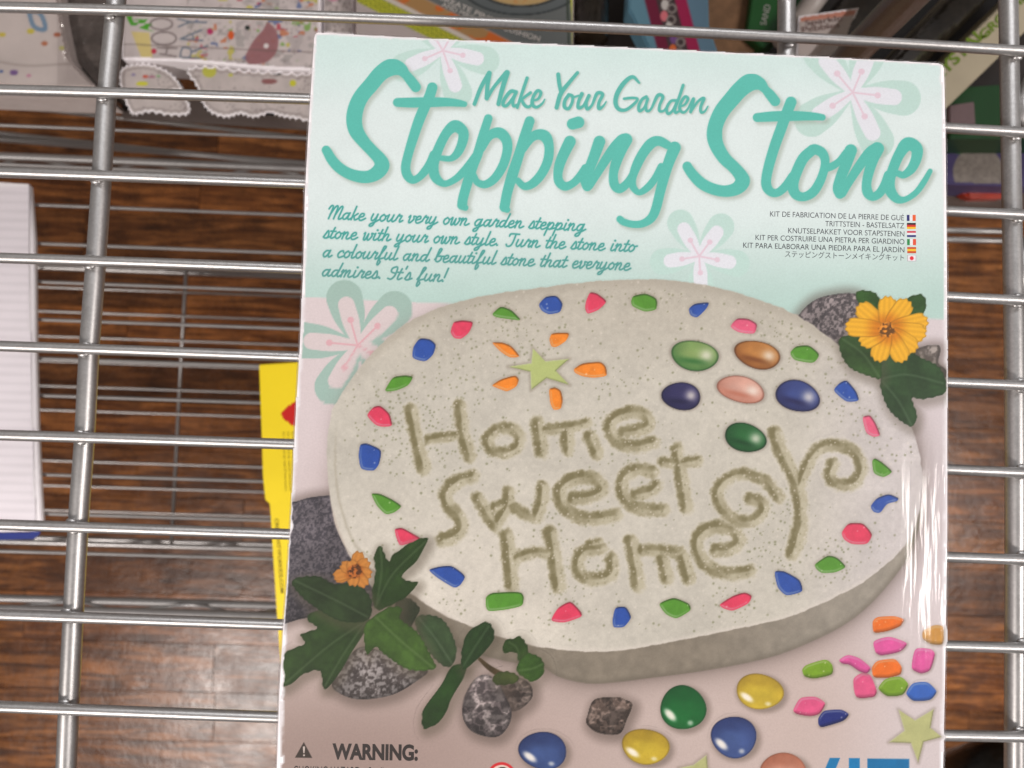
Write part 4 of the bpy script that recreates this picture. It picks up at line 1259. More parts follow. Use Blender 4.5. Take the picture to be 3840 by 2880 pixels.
T6 = (1700, 240); t6 = t2
sub = [
    [(175, 332, 32), (230, 192, 34), (298, 74, 38)], [(300, 76, 38), (283, 180, 36), (277, 284, 38)], [(277, 284, 34), (345, 180, 28), (443, 70, 42)], [(447, 72, 44), (408, 200, 40), (374, 332, 36)],
    [(520, 232, 32), (475, 228, 32), (425, 290, 30), (412, 338, 30), (442, 345, 28), (485, 295, 26), (520, 240, 28)], [(520, 232, 30), (495, 300, 28), (500, 348, 28), (532, 338, 22)],
    [(612, 116, 28), (575, 225, 28), (530, 362, 24)], [(640, 238, 26), (590, 275, 24), (555, 302, 22)], [(565, 292, 24), (590, 340, 30), (625, 356, 26), (662, 325, 20)],
    [(655, 305, 20), (702, 290, 22), (726, 240, 28), (698, 222, 28), (662, 275, 28), (655, 335, 32), (690, 358, 26), (735, 330, 20), (758, 293, 12)],
    [(870, 86, 34), (878, 160, 34), (892, 225, 34)], [(1030, 72, 28), (960, 155, 32), (892, 245, 38), (856, 362, 34)],
    [(958, 255, 30), (925, 305, 30), (922, 355, 32), (955, 370, 28), (985, 320, 26), (988, 268, 28), (958, 255, 30)], [(985, 280, 18), (1040, 262, 18)],
    [(1066, 248, 34), (1038, 315, 28), (1038, 362, 32), (1080, 345, 24), (1125, 262, 30), (1102, 320, 28), (1110, 372, 30), (1150, 340, 22), (1192, 245, 30), (1238, 252, 30), (1208, 320, 28), (1208, 368, 32), (1240, 352, 20), (1268, 312, 12)],
    [(1541, 155, 20), (1487, 107, 32), (1420, 152, 38), (1362, 240, 40), (1345, 320, 38), (1372, 374, 34), (1430, 380, 28), (1495, 335, 26), (1528, 290, 22), (1480, 281, 24), (1416, 288, 22)],
    [(1600, 272, 28), (1565, 295, 26), (1538, 350, 28), (1545, 390, 26), (1585, 360, 22), (1612, 290, 26), (1597, 345, 24), (1605, 388, 26), (1640, 372, 20), (1695, 262, 30), (1738, 272, 28), (1712, 340, 24), (1710, 388, 26), (1745, 388, 20), (1775, 350, 18)],
    [(1850, 302, 24), (1805, 308, 24), (1770, 365, 26), (1780, 412, 26), (1820, 385, 22), (1855, 310, 22)], [(1906, 176, 26), (1872, 280, 26), (1840, 365, 26), (1842, 404, 24), (1872, 392, 20)],
    [(1875, 352, 18), (1918, 338, 20), (1946, 290, 26), (1922, 272, 26), (1888, 320, 26), (1878, 375, 28), (1908, 402, 24), (1945, 372, 18), (1992, 288, 26), (1968, 398, 26)], [(1968, 395, 24), (2030, 310, 22), (2078, 285, 28), (2052, 355, 26), (2056, 400, 26), (2086, 392, 18), (2112, 350, 12)],
]
subs = [T(T6, t6, s) for s in sub]
shs = [[(p[0] + 4, p[1] + 4, p[2]) for p in s] for s in subs]
paint("subtitle_shadow", sbbox(shs, 20), 4, lambda X, Y: (rgb(160, 172, 160) * np.ones(X.shape + (1,)), sm(4, -4, strokes_sdf(X, Y, shs, 4)) * 0.6), kit)
paint("subtitle_lettering", sbbox(subs, 20), 2.6, lambda X, Y: (rgb(84, 178, 166) * np.ones(X.shape + (1,)), np.clip(0.5 - strokes_sdf(X, Y, subs, 6) / 2.6, 0, 1)), kit)["label"] = "teal script line Make Your Garden"

# ---- small slanted script, drawn as pen strokes (x-height 1, baseline 0)
_A = [(.55, .93), (.22, .9), (.03, .45), (.15, .03), (.38, .15), (.58, .9)]
GL = {
    'a': (.86, [_A, [(.6, 1), (.52, .3), (.64, 0), (.88, .25)]]),
    'b': (.78, [[(.0, .3), (.22, 1.1), (.38, 1.85), (.2, 1.9), (.12, 1.2), (.1, .25), (.32, 0), (.58, .35), (.5, .85), (.28, .8)], [(.5, .8), (.8, .85)]]),
    'c': (.62, [[(.5, .75), (.42, 1), (.15, .85), (.03, .4), (.2, 0), (.62, .25)]]),
    'd': (.86, [_A, [(.72, 2), (.6, 1), (.52, .3), (.64, 0), (.88, .25)]]),
    'e': (.66, [[(.1, .42), (.42, .6), (.42, .95), (.2, .95), (.04, .5), (.15, .03), (.38, 0), (.68, .3)]]),
    'f': (.62, [[(.0, .15), (.28, 1.1), (.48, 1.85), (.3, 1.9), (.2, 1.1), (.1, -.5), (.18, -.85), (.34, -.4), (.2, .0), (.62, .25)]]),
    'g': (.86, [_A, [(.6, 1), (.52, .1), (.38, -.7), (.1, -.8), (.1, -.5), (.55, -.1), (.88, .25)]]),
    'h': (.8, [[(.18, 2), (.1, 1), (.03, 0)], [(.06, .4), (.3, .95), (.5, .85), (.44, .2), (.56, 0), (.82, .25)]]),
    'i': (.44, [[(.12, 1), (.06, .2), (.2, 0), (.46, .25)], [(.2, 1.5), (.21, 1.5)]]),
    'k': (.68, [[(.18, 2), (.03, 0)], [(.52, .95), (.2, .52), (.1, .45)], [(.22, .52), (.38, .0), (.7, .25)]]),
    'l': (.44, [[(.22, 2), (.08, .3), (.2, 0), (.46, .25)]]),
    'm': (1.12, [[(0, .75), (.12, 1), (.05, 0)], [(.08, .5), (.32, 1), (.42, .8), (.36, 0)], [(.4, .5), (.65, 1), (.75, .8), (.68, .2), (.84, 0), (1.14, .25)]]),
    'n': (.82, [[(0, .75), (.12, 1), (.05, 0)], [(.08, .5), (.34, 1), (.48, .8), (.42, .2), (.56, 0), (.84, .25)]]),
    'o': (.7, [[(.3, 1), (.08, .7), (.05, .3), (.25, 0), (.5, .3), (.5, .7), (.3, 1)], [(.5, .75), (.74, .85)]]),
    'p': (.8, [[(.0, .6), (.14, 1), (.06, 0), (-.02, -.9)], [(.08, .4), (.34, .98), (.56, .8), (.5, .3), (.28, 0), (.1, .15)], [(.4, .05), (.82, .25)]]),
    'r': (.66, [[(0, .25), (.22, 1.1), (.3, .88), (.5, .9), (.4, .3), (.46, 0), (.7, .25)]]),
    's': (.6, [[(0, .15), (.28, 1.1), (.42, .6), (.4, .12), (.15, 0), (.05, .15)], [(.3, .0), (.64, .25)]]),
    't': (.46, [[(.24, 1.6), (.08, .3), (.2, 0), (.48, .25)], [(-.05, 1.05), (.42, 1.05)]]),
    'u': (.84, [[(.1, 1), (.04, .3), (.2, 0), (.45, .4), (.55, 1), (.48, .3), (.6, 0), (.86, .25)]]),
    'v': (.68, [[(.0, .8), (.12, 1), (.1, .1), (.25, 0), (.5, .5), (.45, .95), (.72, .88)]]),
    'w': (.96, [[(.0, .9), (.1, 1), (.08, .1), (.25, .02), (.42, .9)], [(.42, .9), (.42, .1), (.6, .02), (.8, .6), (.72, .98), (1.0, .88)]]),
    'y': (.84, [[(.1, 1), (.04, .3), (.2, 0), (.45, .4), (.55, 1)], [(.55, 1), (.48, .0), (.34, -.7), (.08, -.8), (.1, -.5), (.55, -.1), (.86, .25)]]),
    'M': (1.5, [[(-.02, 1.45), (.12, 1.9), (.32, 1.75), (.22, 0)], [(.25, .6), (.55, 1.8), (.78, 1.75), (.7, 0)], [(.74, .6), (1.05, 1.8), (1.25, 1.7), (1.15, .2), (1.28, 0), (1.52, .25)]]),
    'J': (1.0, [[(.15, 1.5), (.25, 1.82), (1.05, 1.82)], [(.72, 1.8), (.66, .6), (.5, .05), (.2, .0), (.08, .25)]]),
    'I': (.8, [[(.5, .9), (.15, 1.1), (.15, 1.6), (.5, 1.85), (.62, 1.5), (.55, .5), (.3, 0), (.0, .1)]]),
    '.': (.35, [[(.12, .08), (.13, .08)]]), "'": (.3, [[(.2, 2), (.14, 1.6)]]), '!': (.5, [[(.25, 2), (.15, .6)], [(.08, .08), (.09, .08)]]), ' ': (.55, []),
}
T4 = (1150, 750); t4 = 0.5877
lines = [("Make your very own garden stepping", (125, 118), (1775, 198)), ("stone with your own style. Jurn the stone into", (105, 242), (2095, 330)),
         ("a colourful and beautiful stone that everyone", (100, 362), (2062, 448)), ("admires. It's fun!", (95, 484), (895, 522))]
for tx, p0, p1 in lines:
    tot = sum(GL[ch][0] for ch in tx)
    p0, p1 = [np.array(p) for p in T(T4, t4, [p0, p1])]
    ux = (p1 - p0) / tot
    uy = np.array([0.02, -1.0]) * 25.0
    sl = 0.30
    st = []; cx = 0
    for ch in tx:
        wd, ss = GL[ch]
        for s in ss:
            q = []
            for (gx, gy) in s:
                pt = p0 + ux * (cx + gx) + uy * gy + np.array([sl * 25.0 * gy, 0])
                wdt = 6.8
                if len(s) == 2 and abs(s[0][0] - s[1][0]) < .02: wdt = 8.5
                q.append((pt[0], pt[1], wdt))
            st.append(q)
        cx += wd
    paint("description_line", sbbox(st, 12), 2.4, lambda X, Y, s=st: (mixc(rgb(66, 160, 152) * np.ones(X.shape + (1,)), rgb(84, 152, 146), sm(850, 1050, Y)), np.clip(0.5 - strokes_sdf(X, Y, s, 4) / 2.6, 0, 1)), kit)["label"] = "teal script line reading " + tx.replace('Jurn', 'Turn')


# ---- type set with the built-in font
def ink_mat(name, c):
    m = m_flat(name, c, 0.5, 0, 0.05, 800, 0.25)
    return m


INK = ink_mat("black_ink", rgb(52, 52, 60))
INKW = ink_mat("warm_black_ink", rgb(44, 38, 36))


def type_line(name, body, p0, p1, cap, mat, parent, z=None, bold=0.0, rot=None):
    cu = bpy.data.curves.new(name, 'FONT')
    cu.body = body; cu.size = 1.0; cu.offset = bold
    ob = bpy.data.objects.new(name + "_type", cu)
    COL.objects.link(ob)
    bpy.context.view_layer.update()
    me0 = bpy.data.meshes.new_from_object(ob.evaluated_get(bpy.context.evaluated_depsgraph_get()))
    bpy.data.objects.remove(ob); bpy.data.curves.remove(cu)
    n = len(me0.vertices)
    co = np.zeros(n * 3); me0.vertices.foreach_get("co", co); co = co.reshape(-1, 3)
    x0, x1 = co[:, 0].min(), co[:, 0].max()
    p0 = np.array(p0, float); p1 = np.array(p1, float)
    u = p1 - p0; L = np.hypot(*u); e = u / L
    up = np.array([e[1], -e[0]])
    px = p0 + np.outer((co[:, 0] - x0) / (x1 - x0), u) + np.outer(co[:, 1] / 0.72 * cap, up)
    if z is None:
        lv, _ = next_level((px[:, 0].min(), px[:, 1].min(), px[:, 0].max(), px[:, 1].max())); z = Z_FRONT + lv * DZ
    V = at(px[:, 0], px[:, 1], z)
    me0.vertices.foreach_set("co", V.astype(np.float32).ravel())
    me0.update()
    # make every face look up
    bm = bmesh.new(); bm.from_mesh(me0)
    for f in bm.faces:
        f.normal_update()
        if f.normal.z < 0: f.normal_flip()
    bm.to_mesh(me0); bm.free()
    me0.materials.clear()
    return link(name, me0, mat, parent)


K7 = (2400, 0); k7 = 0.663
for body, a, b, cap in [
    ("KIT DE FABRICATION DE LA PIERRE DE GUÉ", (735, 1224), (1493, 1247), 31), ("TRITTSTEIN - BASTELSATZ", (1047, 1279), (1494, 1292), 31),
    ("KNUTSELPAKKET VOOR STAPSTENEN", (838, 1318), (1495, 1338), 31), ("KIT PER COSTRUIRE UNA PIETRA PER GIARDINO", (653, 1357), (1495, 1382), 31),
    ("KIT PARA ELABORAR UNA PIEDRA PARA EL JARDÍN", (583, 1401), (1495, 1428), 31), ("ステッピングストーンメイキングキット", (820, 1452), (1493, 1473), 30)]:
    pa, pb = T(K7, k7, [a, b])
    o = type_line("language_line", body, pa, pb, cap * k7, INK, kit)
    o["label"] = "small grey caption line " + body
flags = [([rgb(44, 44, 110), rgb(232, 232, 236), rgb(232, 96, 48)], 'v'), ([rgb(40, 34, 36), rgb(214, 50, 40), rgb(240, 190, 40)], 'h'),
         ([rgb(206, 62, 80), rgb(236, 236, 240), rgb(46, 48, 120)], 'h'), ([rgb(44, 140, 74), rgb(236, 236, 238), rgb(226, 84, 56)], 'v'),
         ([rgb(204, 78, 40), rgb(242, 196, 50), rgb(204, 78, 40)], 'h'), ([rgb(236, 232, 236)], 'j')]
for i, (cs, kd) in enumerate(flags):
    x0 = 1509 + i * 0.6; yc = 1232 + i * 45.6
    q = T(K7, k7, [(x0, yc - 17), (x0 + 50, yc + 18)])
    def f(X, Y, q=q, cs=cs, kd=kd):
        u_ = (X - q[0][0]) / (q[1][0] - q[0][0]); v_ = (Y - q[0][1]) / (q[1][1] - q[0][1])
        if kd == 'j':
            d = np.hypot(X - (q[0][0] + q[1][0]) / 2, Y - (q[0][1] + q[1][1]) / 2)
            c = mixc(cs[0] * np.ones(X.shape + (1,)), rgb(222, 40, 52), sm(8.5, 6.5, d))
            ed = np.maximum(np.abs(u_ - .5), np.abs(v_ - .5))
            c = mixc(c, rgb(150, 130, 140), (ed > 0.45) * 0.6)
        else:
            t = u_ if kd == 'v' else v_
            b_ = (0.333, 0.667) if cs[0] is not cs[2] and kd != 'x' else (0.25, 0.75)
            c = np.where((t < b_[0])[..., None], cs[0], np.where((t < b_[1])[..., None], cs[1], cs[2]))
        return c, ((u_ >= -0.02) & (u_ <= 1.02) & (v_ >= -0.02) & (v_ <= 1.02)).astype(float)
    paint("printed_flag", (q[0][0], q[0][1], q[1][0], q[1][1]), 1.6, f, kit)["label"] = ["French", "German", "Dutch", "Italian", "Spanish", "Japanese"][i] + " flag beside its caption"

K5 = (1000, 2700); k5 = 0.4973
pa, pb = T(K5, k5, [(494, 291), (1140, 301)])
type_line("warning_lettering", "WARNING:", pa, pb, 114 * k5, INKW, kit, bold=0.045)["label"] = "bold black word WARNING"
pa, pb = T(K5, k5, [(202, 418), (1010, 432)])
type_line("hazard_line", "CHOKING HAZARD – Small parts", pa, pb, 76 * k5, INKW, kit)
tri = T(K5, k5, [(213, 284), (280, 166), (344, 286)])
paint("warning_triangle", bbox(tri, 4), 2, lambda X, Y: (mixc(rgb(58, 48, 42) * np.ones(X.shape + (1,)), rgb(206, 190, 182), np.clip(0.5 - (strokes_sdf(X, Y, T(K5, k5, [(281, 206, 15), (281, 246, 9)]) and [T(K5, k5, [(281, 206, 15), (281, 246, 9)]), T(K5, k5, [(281, 266, 13), (282, 266, 13)])], 2)) / 2, 0, 1)), np.clip(0.5 - poly_sdf(X, Y, tri) / 2, 0, 1)), kit)


def ring(X, Y):
    d = np.hypot(X - 1881, Y - 2912)
    c = mixc(rgb(206, 44, 48) * np.ones(X.shape + (1,)), rgb(224, 200, 188), sm(45, 42, d))
    c = mixc(c, rgb(60, 44, 40), sm(5, 3, np.abs(np.hypot(X - 1884, Y - 2906) - 26)) * (d < 43) * (Y < 2893))
    return c, np.clip(0.5 - (d - 54) / 2.5, 0, 1)


paint("age_warning_ring", (1820, 2850, 1940, 2975), 2.5, ring, kit)["label"] = "red ringed age warning sign at the bottom"
# maker's logo, cut by the lower edge of the picture
for pts, cc in [(T(T8, k8, [(1612, 445), (1660, 445), (1600, 590), (1550, 590)]), rgb(22, 118, 172)), (T(T8, k8, [(1700, 446), (1750, 446), (1750, 640), (1700, 640)]), rgb(18, 120, 176)),
                (T(T8, k8, [(1785, 448), (1978, 450), (1978, 640), (1930, 640), (1930, 500), (1900, 500), (1900, 640), (1862, 640), (1862, 500), (1833, 500), (1833, 640), (1785, 640)]), rgb(18, 112, 166)), (T(T8, k8, [(1550, 590), (1780, 590), (1780, 622), (1550, 622)]), rgb(22, 118, 172))]:
    paint("logo_stroke", bbox(pts, 5), 3, lambda X, Y, p=pts, c=cc: (c * (0.93 + 0.1 * fbm(X, Y, 25, 8))[..., None], np.clip(0.5 - poly_sdf(X, Y, p) / 3, 0, 1)), kit)

# shrink film over the whole box, slightly proud of it
prism("shrink_wrap", outl, Z_FRONT + 0.0012, r_top + 0.0002, 0.0007, M_WRAP, kit, off=0.0004)


# ================================================================== THINGS ON AND UNDER THE LOWER SHELVES
def slab_obj(name, quad, ztop, thick, mat, parent=None, bev=0.0008):
    """a box-like body whose top outline is given on the plane ztop"""
    Pw = at([p[0] for p in quad], [p[1] for p in quad], ztop)
    bm = bmesh.new()
    c = Pw.mean(0)
    top = [bm.verts.new(p) for p in Pw]
    bot = [bm.verts.new((p[0], p[1], ztop - thick)) for p in Pw]
    n = len(Pw)
    bm.faces.new(top); bm.faces.new(list(reversed(bot)))
    for i in range(n): bm.faces.new((top[i], bot[i], bot[(i + 1) % n], top[(i + 1) % n]))
    bmesh.ops.recalc_face_normals(bm, faces=bm.faces)
    if bev: bmesh.ops.bevel(bm, geom=list(bm.edges), offset=bev, segments=2, affect='EDGES')
    bmesh.ops.triangulate(bm, faces=[f for f in bm.faces if len(f.verts) > 4])
    me = bpy.data.meshes.new(name); bm.to_mesh(me); bm.free()
    return link(name, me, mat, parent)


GROUPS = {"clear_tube": "smoky plastic tubes at the top right", "long_tube": "smoky plastic tubes at the top right", "thin_tube": "smoky plastic tubes at the top right",
          "sticker_card": "die cut sticker cards", "cream_carton": "slanting cream cartons"}


def at_empty(name, u, v, z, label, cat):
    e = empty(name, tuple(at(u, v, z)))
    return tag(e, label, cat, GROUPS.get(name))


# --- wall out of frame and carton under the kit box, added to shade the floor
def plain_box(name, x0, x1, y0, y1, z0, z1, mat, parent=None, bev=0.002):
    return link(name, box_mesh(name, x0, x1, y0, y1, z0, z1, bev, 2), mat, parent)


wall = empty("floor_shade_wall", (-0.6, 0.72, -1.0))
tag(wall, "added slotted wall out of frame that keeps back light off the floor", "shade wall")
M_WALL = m_flat("shade_wall_board", rgb(150, 146, 142), 0.6, 0, 0.05, 20)
for i in range(17):
    plain_box("shade_wall_slat", -1.9, 0.46, 0.72, 0.738, -0.998 + i * 0.105, -0.998 + i * 0.105 + 0.098, M_WALL, wall)
plain_box("shade_wall_backing", -1.9, 0.46, 0.7385, 0.75, -0.999, 0.80, M_WALL, wall)
sc_ = empty("floor_shade_carton", (0.0, 0.0, Z3 + 0.002))  # unseen carton added to block side light from the left floor
tag(sc_, "added brown carton hidden beneath the kit box to shade the floor", "carton")
plain_box("carton_body", -0.13, 0.150, -0.165, 0.15, Z3 + 0.002, Z3 + 0.27, m_flat("kraft_carton", rgb(150, 116, 84), 0.8, 0, 0.1, 40), sc_)
plain_box("tape", -0.13, 0.150, -0.03, 0.02, Z3 + 0.2702, Z3 + 0.2706, m_flat("packing_tape", rgb(176, 146, 104), 0.3), sc_, 0)

# --- pad of white ruled sheets on the second shelf, left
zp = Z2 + 0.0078
pad = at_empty("paper_pad", 60, 1300, Z2 + 0.002, "thick pad of white ruled sheets standing at the left on the second shelf", "paper pad")
edgeL = [(-700, 660), (112, 694), (128, 900), (132, 1300), (140, 1620), (150, 1850), (158, 1985), (140, 1992), (-700, 2012)]
slab_obj("page_block", edgeL, zp - 0.0012, 0.0045, M_PAPER, pad)


def f_pad(X, Y):
    e = np.interp(Y, [694, 1000, 1300, 1600, 2000], [108, 112, 117, 124, 136])
    st_ = 0.5 + 0.5 * np.sin((Y - 0.03 * X) * 2 * math.pi / 34)
    c = rgb(238, 231, 237) * (1 - 0.045 * sm(0.5, 0.9, st_))[..., None] * np.ones(X.shape + (1,))
    return c, ((X < e) & (Y > 698 + 0.04 * X - 4) & (Y < 1990)).astype(float)


paint("ruled_top_sheet", (-700, 670, 170, 2010), 8, f_pad, pad, z=zp, gain=0.97)
slab_obj("page_block", [(-700, 640), (108, 690), (112, 1000), (117, 1300), (124, 1600), (136, 1986), (-700, 2010)], zp - 0.0003, 0.0009, M_PAPER, pad, 0.0003)
for k in range(4):
    j1, j2 = random.uniform(-5, 7), random.uniform(-6, 8)
    slab_obj("page_block", [(-700, 648 + k), (109 + j1, 692 + j2 * 0.4), (118 + j2, 1100), (134 + j1 + 5 * k, 1700), (140 + j2 + 5 * k, 1984 + j1), (-700, 2008)], zp - 0.0011 - 0.0012 * k, 0.0003, M_PAPER, pad, 0)
slab_obj("blue_cover", [(-700, 2000), (110, 1996), (140, 1984), (152, 1990), (148, 2004), (126, 2022), (-700, 2040)], zp - 0.003, 0.001, m_flat("blue_card", rgb(34, 48, 120), 0.4), pad, 0.0002)

# --- yellow booklet on the second shelf, half under the kit box
zy = Z2 + 0.0245
bk = at_empty("yellow_booklet", 1100, 1900, Z2 + 0.002, "bright yellow card leaflet lying on the second shelf half under the kit box", "leaflet")
yq = [(971, 1367), (1115, 1358), (1500, 1350), (1500, 2500), (1060, 2520), (1051, 2473), (1037, 2296), (1019, 2018), (1018, 1987), (1011, 1888), (994, 1875), (985, 1782), (981, 1642)]
slab_obj("yellow_cover", yq, zy, 0.022, m_flat("yellow_card", rgb(240, 212, 22), 0.45, 0, 0.03, 20), bk, 0.0006)


def f_dot(X, Y):
    d = poly_sdf(X, Y, spline([(1050, 1553), (1085, 1516), (1120, 1504), (1165, 1550), (1120, 1598), (1085, 1592)], True, 5))
    return rgb(220, 34, 30) * np.ones(X.shape + (1,)), np.clip(0.5 - d / 5, 0, 1)


paint("red_emblem", (1040, 1490, 1180, 1610), 5, f_dot, bk, z=zy + 0.0002)
INKY = ink_mat("olive_ink", rgb(120, 104, 20))
type_line("web_address", "CREATIVITYFORKIDS.COM", (1030, 1945), (1052, 2225), 14, INKY, bk, z=zy + 0.0002, bold=0.02)
for j in range(4):
    type_line("small_print", "for ages 7 and up, read all instructions", (1060 + j * 17, 1620), (1069 + j * 17, 1840), 8, INKY, bk, z=zy + 0.0002)

# --- goods at the back, seen through the top wires
ZG = Z2 + 0.052


def decal(name, bb, res, fn, parent, z): return paint(name, bb, res, fn, parent, z=z)


def qinside(X, Y, quad, soft=4): return np.clip(0.5 - poly_sdf(X, Y, np.array(quad, float)) / soft, 0, 1)


# white party bag, far left
wb = at_empty("party_bag", 120, 150, Z2 + 0.002, "white gift bag printed with coloured confetti dots at the top left under the wires", "gift bag")
wq = [(-500, -260), (205, -260), (222, 40), (258, 215), (300, 265), (360, 330), (200, 330), (-500, 300)]
M_BAG = m_flat("white_bag_paper", rgb(196, 184, 180), 0.55, 0, 0.06, 30, bumpd=0.004)
slab_obj("bag_body", wq, ZG, 0.045, M_BAG, wb, 0.002)


def f_conf(X, Y):
    c = rgb(208, 196, 192) * (0.93 + 0.12 * fbm(X, Y, 120, 3))[..., None]
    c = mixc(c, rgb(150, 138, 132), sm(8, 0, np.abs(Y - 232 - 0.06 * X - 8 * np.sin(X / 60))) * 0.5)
    for x, y, r, cc in [(8, 130, 14, (206, 186, 60)), (115, 117, 15, (206, 190, 64)), (214, 130, 14, (170, 90, 60)), (167, 163, 13, (180, 100, 64)), (232, 180, 12, (200, 196, 110)), (52, 272, 16, (110, 80, 140)), (108, 284, 10, (200, 130, 160)), (4, 268, 10, (60, 90, 150)),
                        (-60, 100, 14, (200, 90, 90)), (-120, 160, 15, (90, 150, 90)), (30, 30, 12, (200, 90, 120)), (-30, 220, 14, (206, 190, 64))]:
        c = mixc(c, rgb(*cc), sm(r, r - 5, np.hypot((X - x) * 0.85, (Y - y) * 1.25)) * 0.85)
    d = np.abs(strokes_sdf(X, Y, [[(108, 45, 6), (150, 50, 6), (170, 108, 6), (128, 100, 6), (108, 45, 6)]], 4))
    c = mixc(c, rgb(110, 140, 168), sm(8, 3, d) * 0.9)
    a = qinside(X, Y, [(-490, -250), (200, -250), (216, 40), (252, 216), (296, 270), (345, 320), (200, 322), (-490, 292)])
    return c, a


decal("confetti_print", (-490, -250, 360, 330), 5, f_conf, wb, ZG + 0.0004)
# crumpled clear bag beside it
bmc = bmesh.new()
gx_, gy_ = 26, 22
vv = []
for j in range(gy_):
    for i in range(gx_):
        u0 = 215 + i * (255 / (gx_ - 1)); v0 = -120 + j * (440 / (gy_ - 1))
        p = at(u0, v0, ZG + 0.002 + 0.010 * float(fbm(np.array([u0]), np.array([v0]), 60, 9, 3)[0]) + random.uniform(-.0008, .0008))
        vv.append(bmc.verts.new(p))
for j in range(gy_ - 1):
    for i in range(gx_ - 1):
        bmc.faces.new((vv[j * gx_ + i], vv[(j + 1) * gx_ + i], vv[(j + 1) * gx_ + i + 1], vv[j * gx_ + i + 1]))
mec = bpy.data.meshes.new("clear_bag"); bmc.to_mesh(mec); bmc.free()
cb = link("clear_bag", mec, M_CLEAR)
tag(cb, "crumpled clear plastic bag lying between the confetti bag and the sticker sheets", "plastic bag")
gb = slab_obj("grey_pouch", [(225, -200), (470, -200), (450, 330), (370, 325), (262, 200)], ZG - 0.012, 0.036, m_flat("grey_foil", rgb(104, 96, 92), 0.3, 0.3, 0.35, 90, bumpd=0.004))
tag(gb, "dull grey foil pouch seen through the crumpled clear bag", "pouch")

# sticker sheets with HOORAY
ss_ = at_empty("sticker_pack", 800, 100, Z2 + 0.002, "pack of white sticker sheets lettered HOORAY left of the kit box top", "sticker pack")
sheet = [(450, -260), (1200, -260), (1200, 262), (1000, 255), (760, 232), (620, 225), (455, 222)]
slab_obj("sheet_stack", sheet, ZG, 0.03, M_PAPER, ss_, 0.001)


HC = rgb(132, 120, 120)
st_l = []
for (cx_, cy_, rx_, ry_) in ((605, 90, 42, 21), (615, 144, 46, 24)):
    st_l.append([(cx_ + rx_ * math.cos(t_), cy_ + ry_ * math.sin(t_), 6.5) for t_ in np.linspace(0, 2 * math.pi, 14)])
st_l += [[(600, 202, 6), (660, 212, 6)], [(612, 175, 6), (606, 204, 6)][:0] or [(628, 178, 6), (622, 206, 6)], [(590, 178, 6), (664, 182, 6)],
         [(665, 70, 6), (712, 82, 6)], [(712, 82, 6), (775, 84, 6)], [(712, 82, 6), (670, 100, 6)],
         [(676, 146, 6), (756, 112, 6)], [(676, 146, 6), (760, 152, 6)], [(722, 128, 6), (726, 150, 6)],
         [(680, 182, 6), (672, 216, 6), (760, 220, 6)][:0] or [(676, 214, 6), (752, 220, 6)], [(676, 214, 6), (684, 180, 6), (716, 186, 6), (712, 216, 6)], [(716, 196, 6), (778, 172, 6)]]


def f_stk(X, Y):
    c = rgb(214, 203, 202) * (0.93 + 0.14 * fbm(X, Y, 70, 13))[..., None]
    n = fbm(X, Y, 30, 57, 2); k = fbm(X, Y, 38, 91, 2)
    for lo, cc, off in ((0.74, (190, 60, 80), 0), (0.75, (120, 170, 70), 400), (0.74, (206, 196, 80), 900), (0.76, (90, 110, 160), 1400), (0.76, (206, 120, 80), 2000), (0.66, (188, 178, 178), 2600), (0.68, (176, 170, 168), 3100)):
        m_ = sm(lo, lo + 0.04, fbm(X + off, Y * 1.3 - off, 36, 101 + off, 2)) * (X > 700)
        c = mixc(c, rgb(*cc), m_ * 0.75)
    t_ = speck(X, Y, 12, 0.5, 7, 4.2) * sm(0.5, 0.62, k) * (X > 700)
    c = mixc(c, rgb(120, 110, 112), t_ * 0.6)
    # green fringe and cake
    fr = (sm(0.50, 0.56, fbm(X * 1.5 + Y, Y * 3, 40, 5, 2))) * qinside(X, Y, [(468, 52), (560, 52), (575, 118), (540, 110), (490, 95)])
    c = mixc(c, rgb(84, 170, 50), fr)
    c = mixc(c, rgb(226, 206, 132), qinside(X, Y, [(492, 118), (560, 122), (572, 218), (530, 215)]) * 0.9)
    c = mixc(c, rgb(200, 60, 84), sm(12, 8, np.hypot(X - 577, Y - 192)))
    # pinkish bottle figure
    bt = np.minimum(strokes_sdf(X, Y, [[(1005, 90, 14), (1010, 130, 60), (990, 180, 96), (950, 215, 60)]], 6), 1e3)
    c = mixc(c, rgb(160, 108, 112), sm(3, -3, bt) * 0.9)
    c = mixc(c, rgb(236, 228, 228), sm(11, 8, np.hypot(X - 998, Y - 172)))
    c = mixc(c, rgb(40, 50, 46), sm(11, 8, np.hypot(X - 928, Y - 104)))
    c = mixc(c, rgb(190, 60, 110), sm(14, 10, np.hypot(X - 788, Y - 118)))
    c = mixc(c, rgb(224, 100, 50), sm(13, 10, np.hypot((X - 866), (Y - 132) * .7)))
    # dark fold lines between the sheets
    for yl in (165, 196):
        c = mixc(c, rgb(112, 98, 94), sm(3.5, 1.0, np.abs(Y - yl - 0.045 * (X - 470) - (26 if yl == 196 and X is None else 0))) * (0.6 if yl == 165 else 0.0))
    c = mixc(c, mixc(HC * np.ones(X.shape + (1,)), rgb(110, 124, 140), sm(660, 672, X)), np.clip(0.5 - strokes_sdf(X, Y, st_l, 4) / 3, 0, 1))
    return c, qinside(X, Y, [(456, -250), (1195, -250), (1195, 256), (1000, 249), (760, 226), (620, 219), (460, 216)])


decal("sticker_print", (455, -250, 1200, 262), 4, f_stk, ss_, ZG + 0.0004)


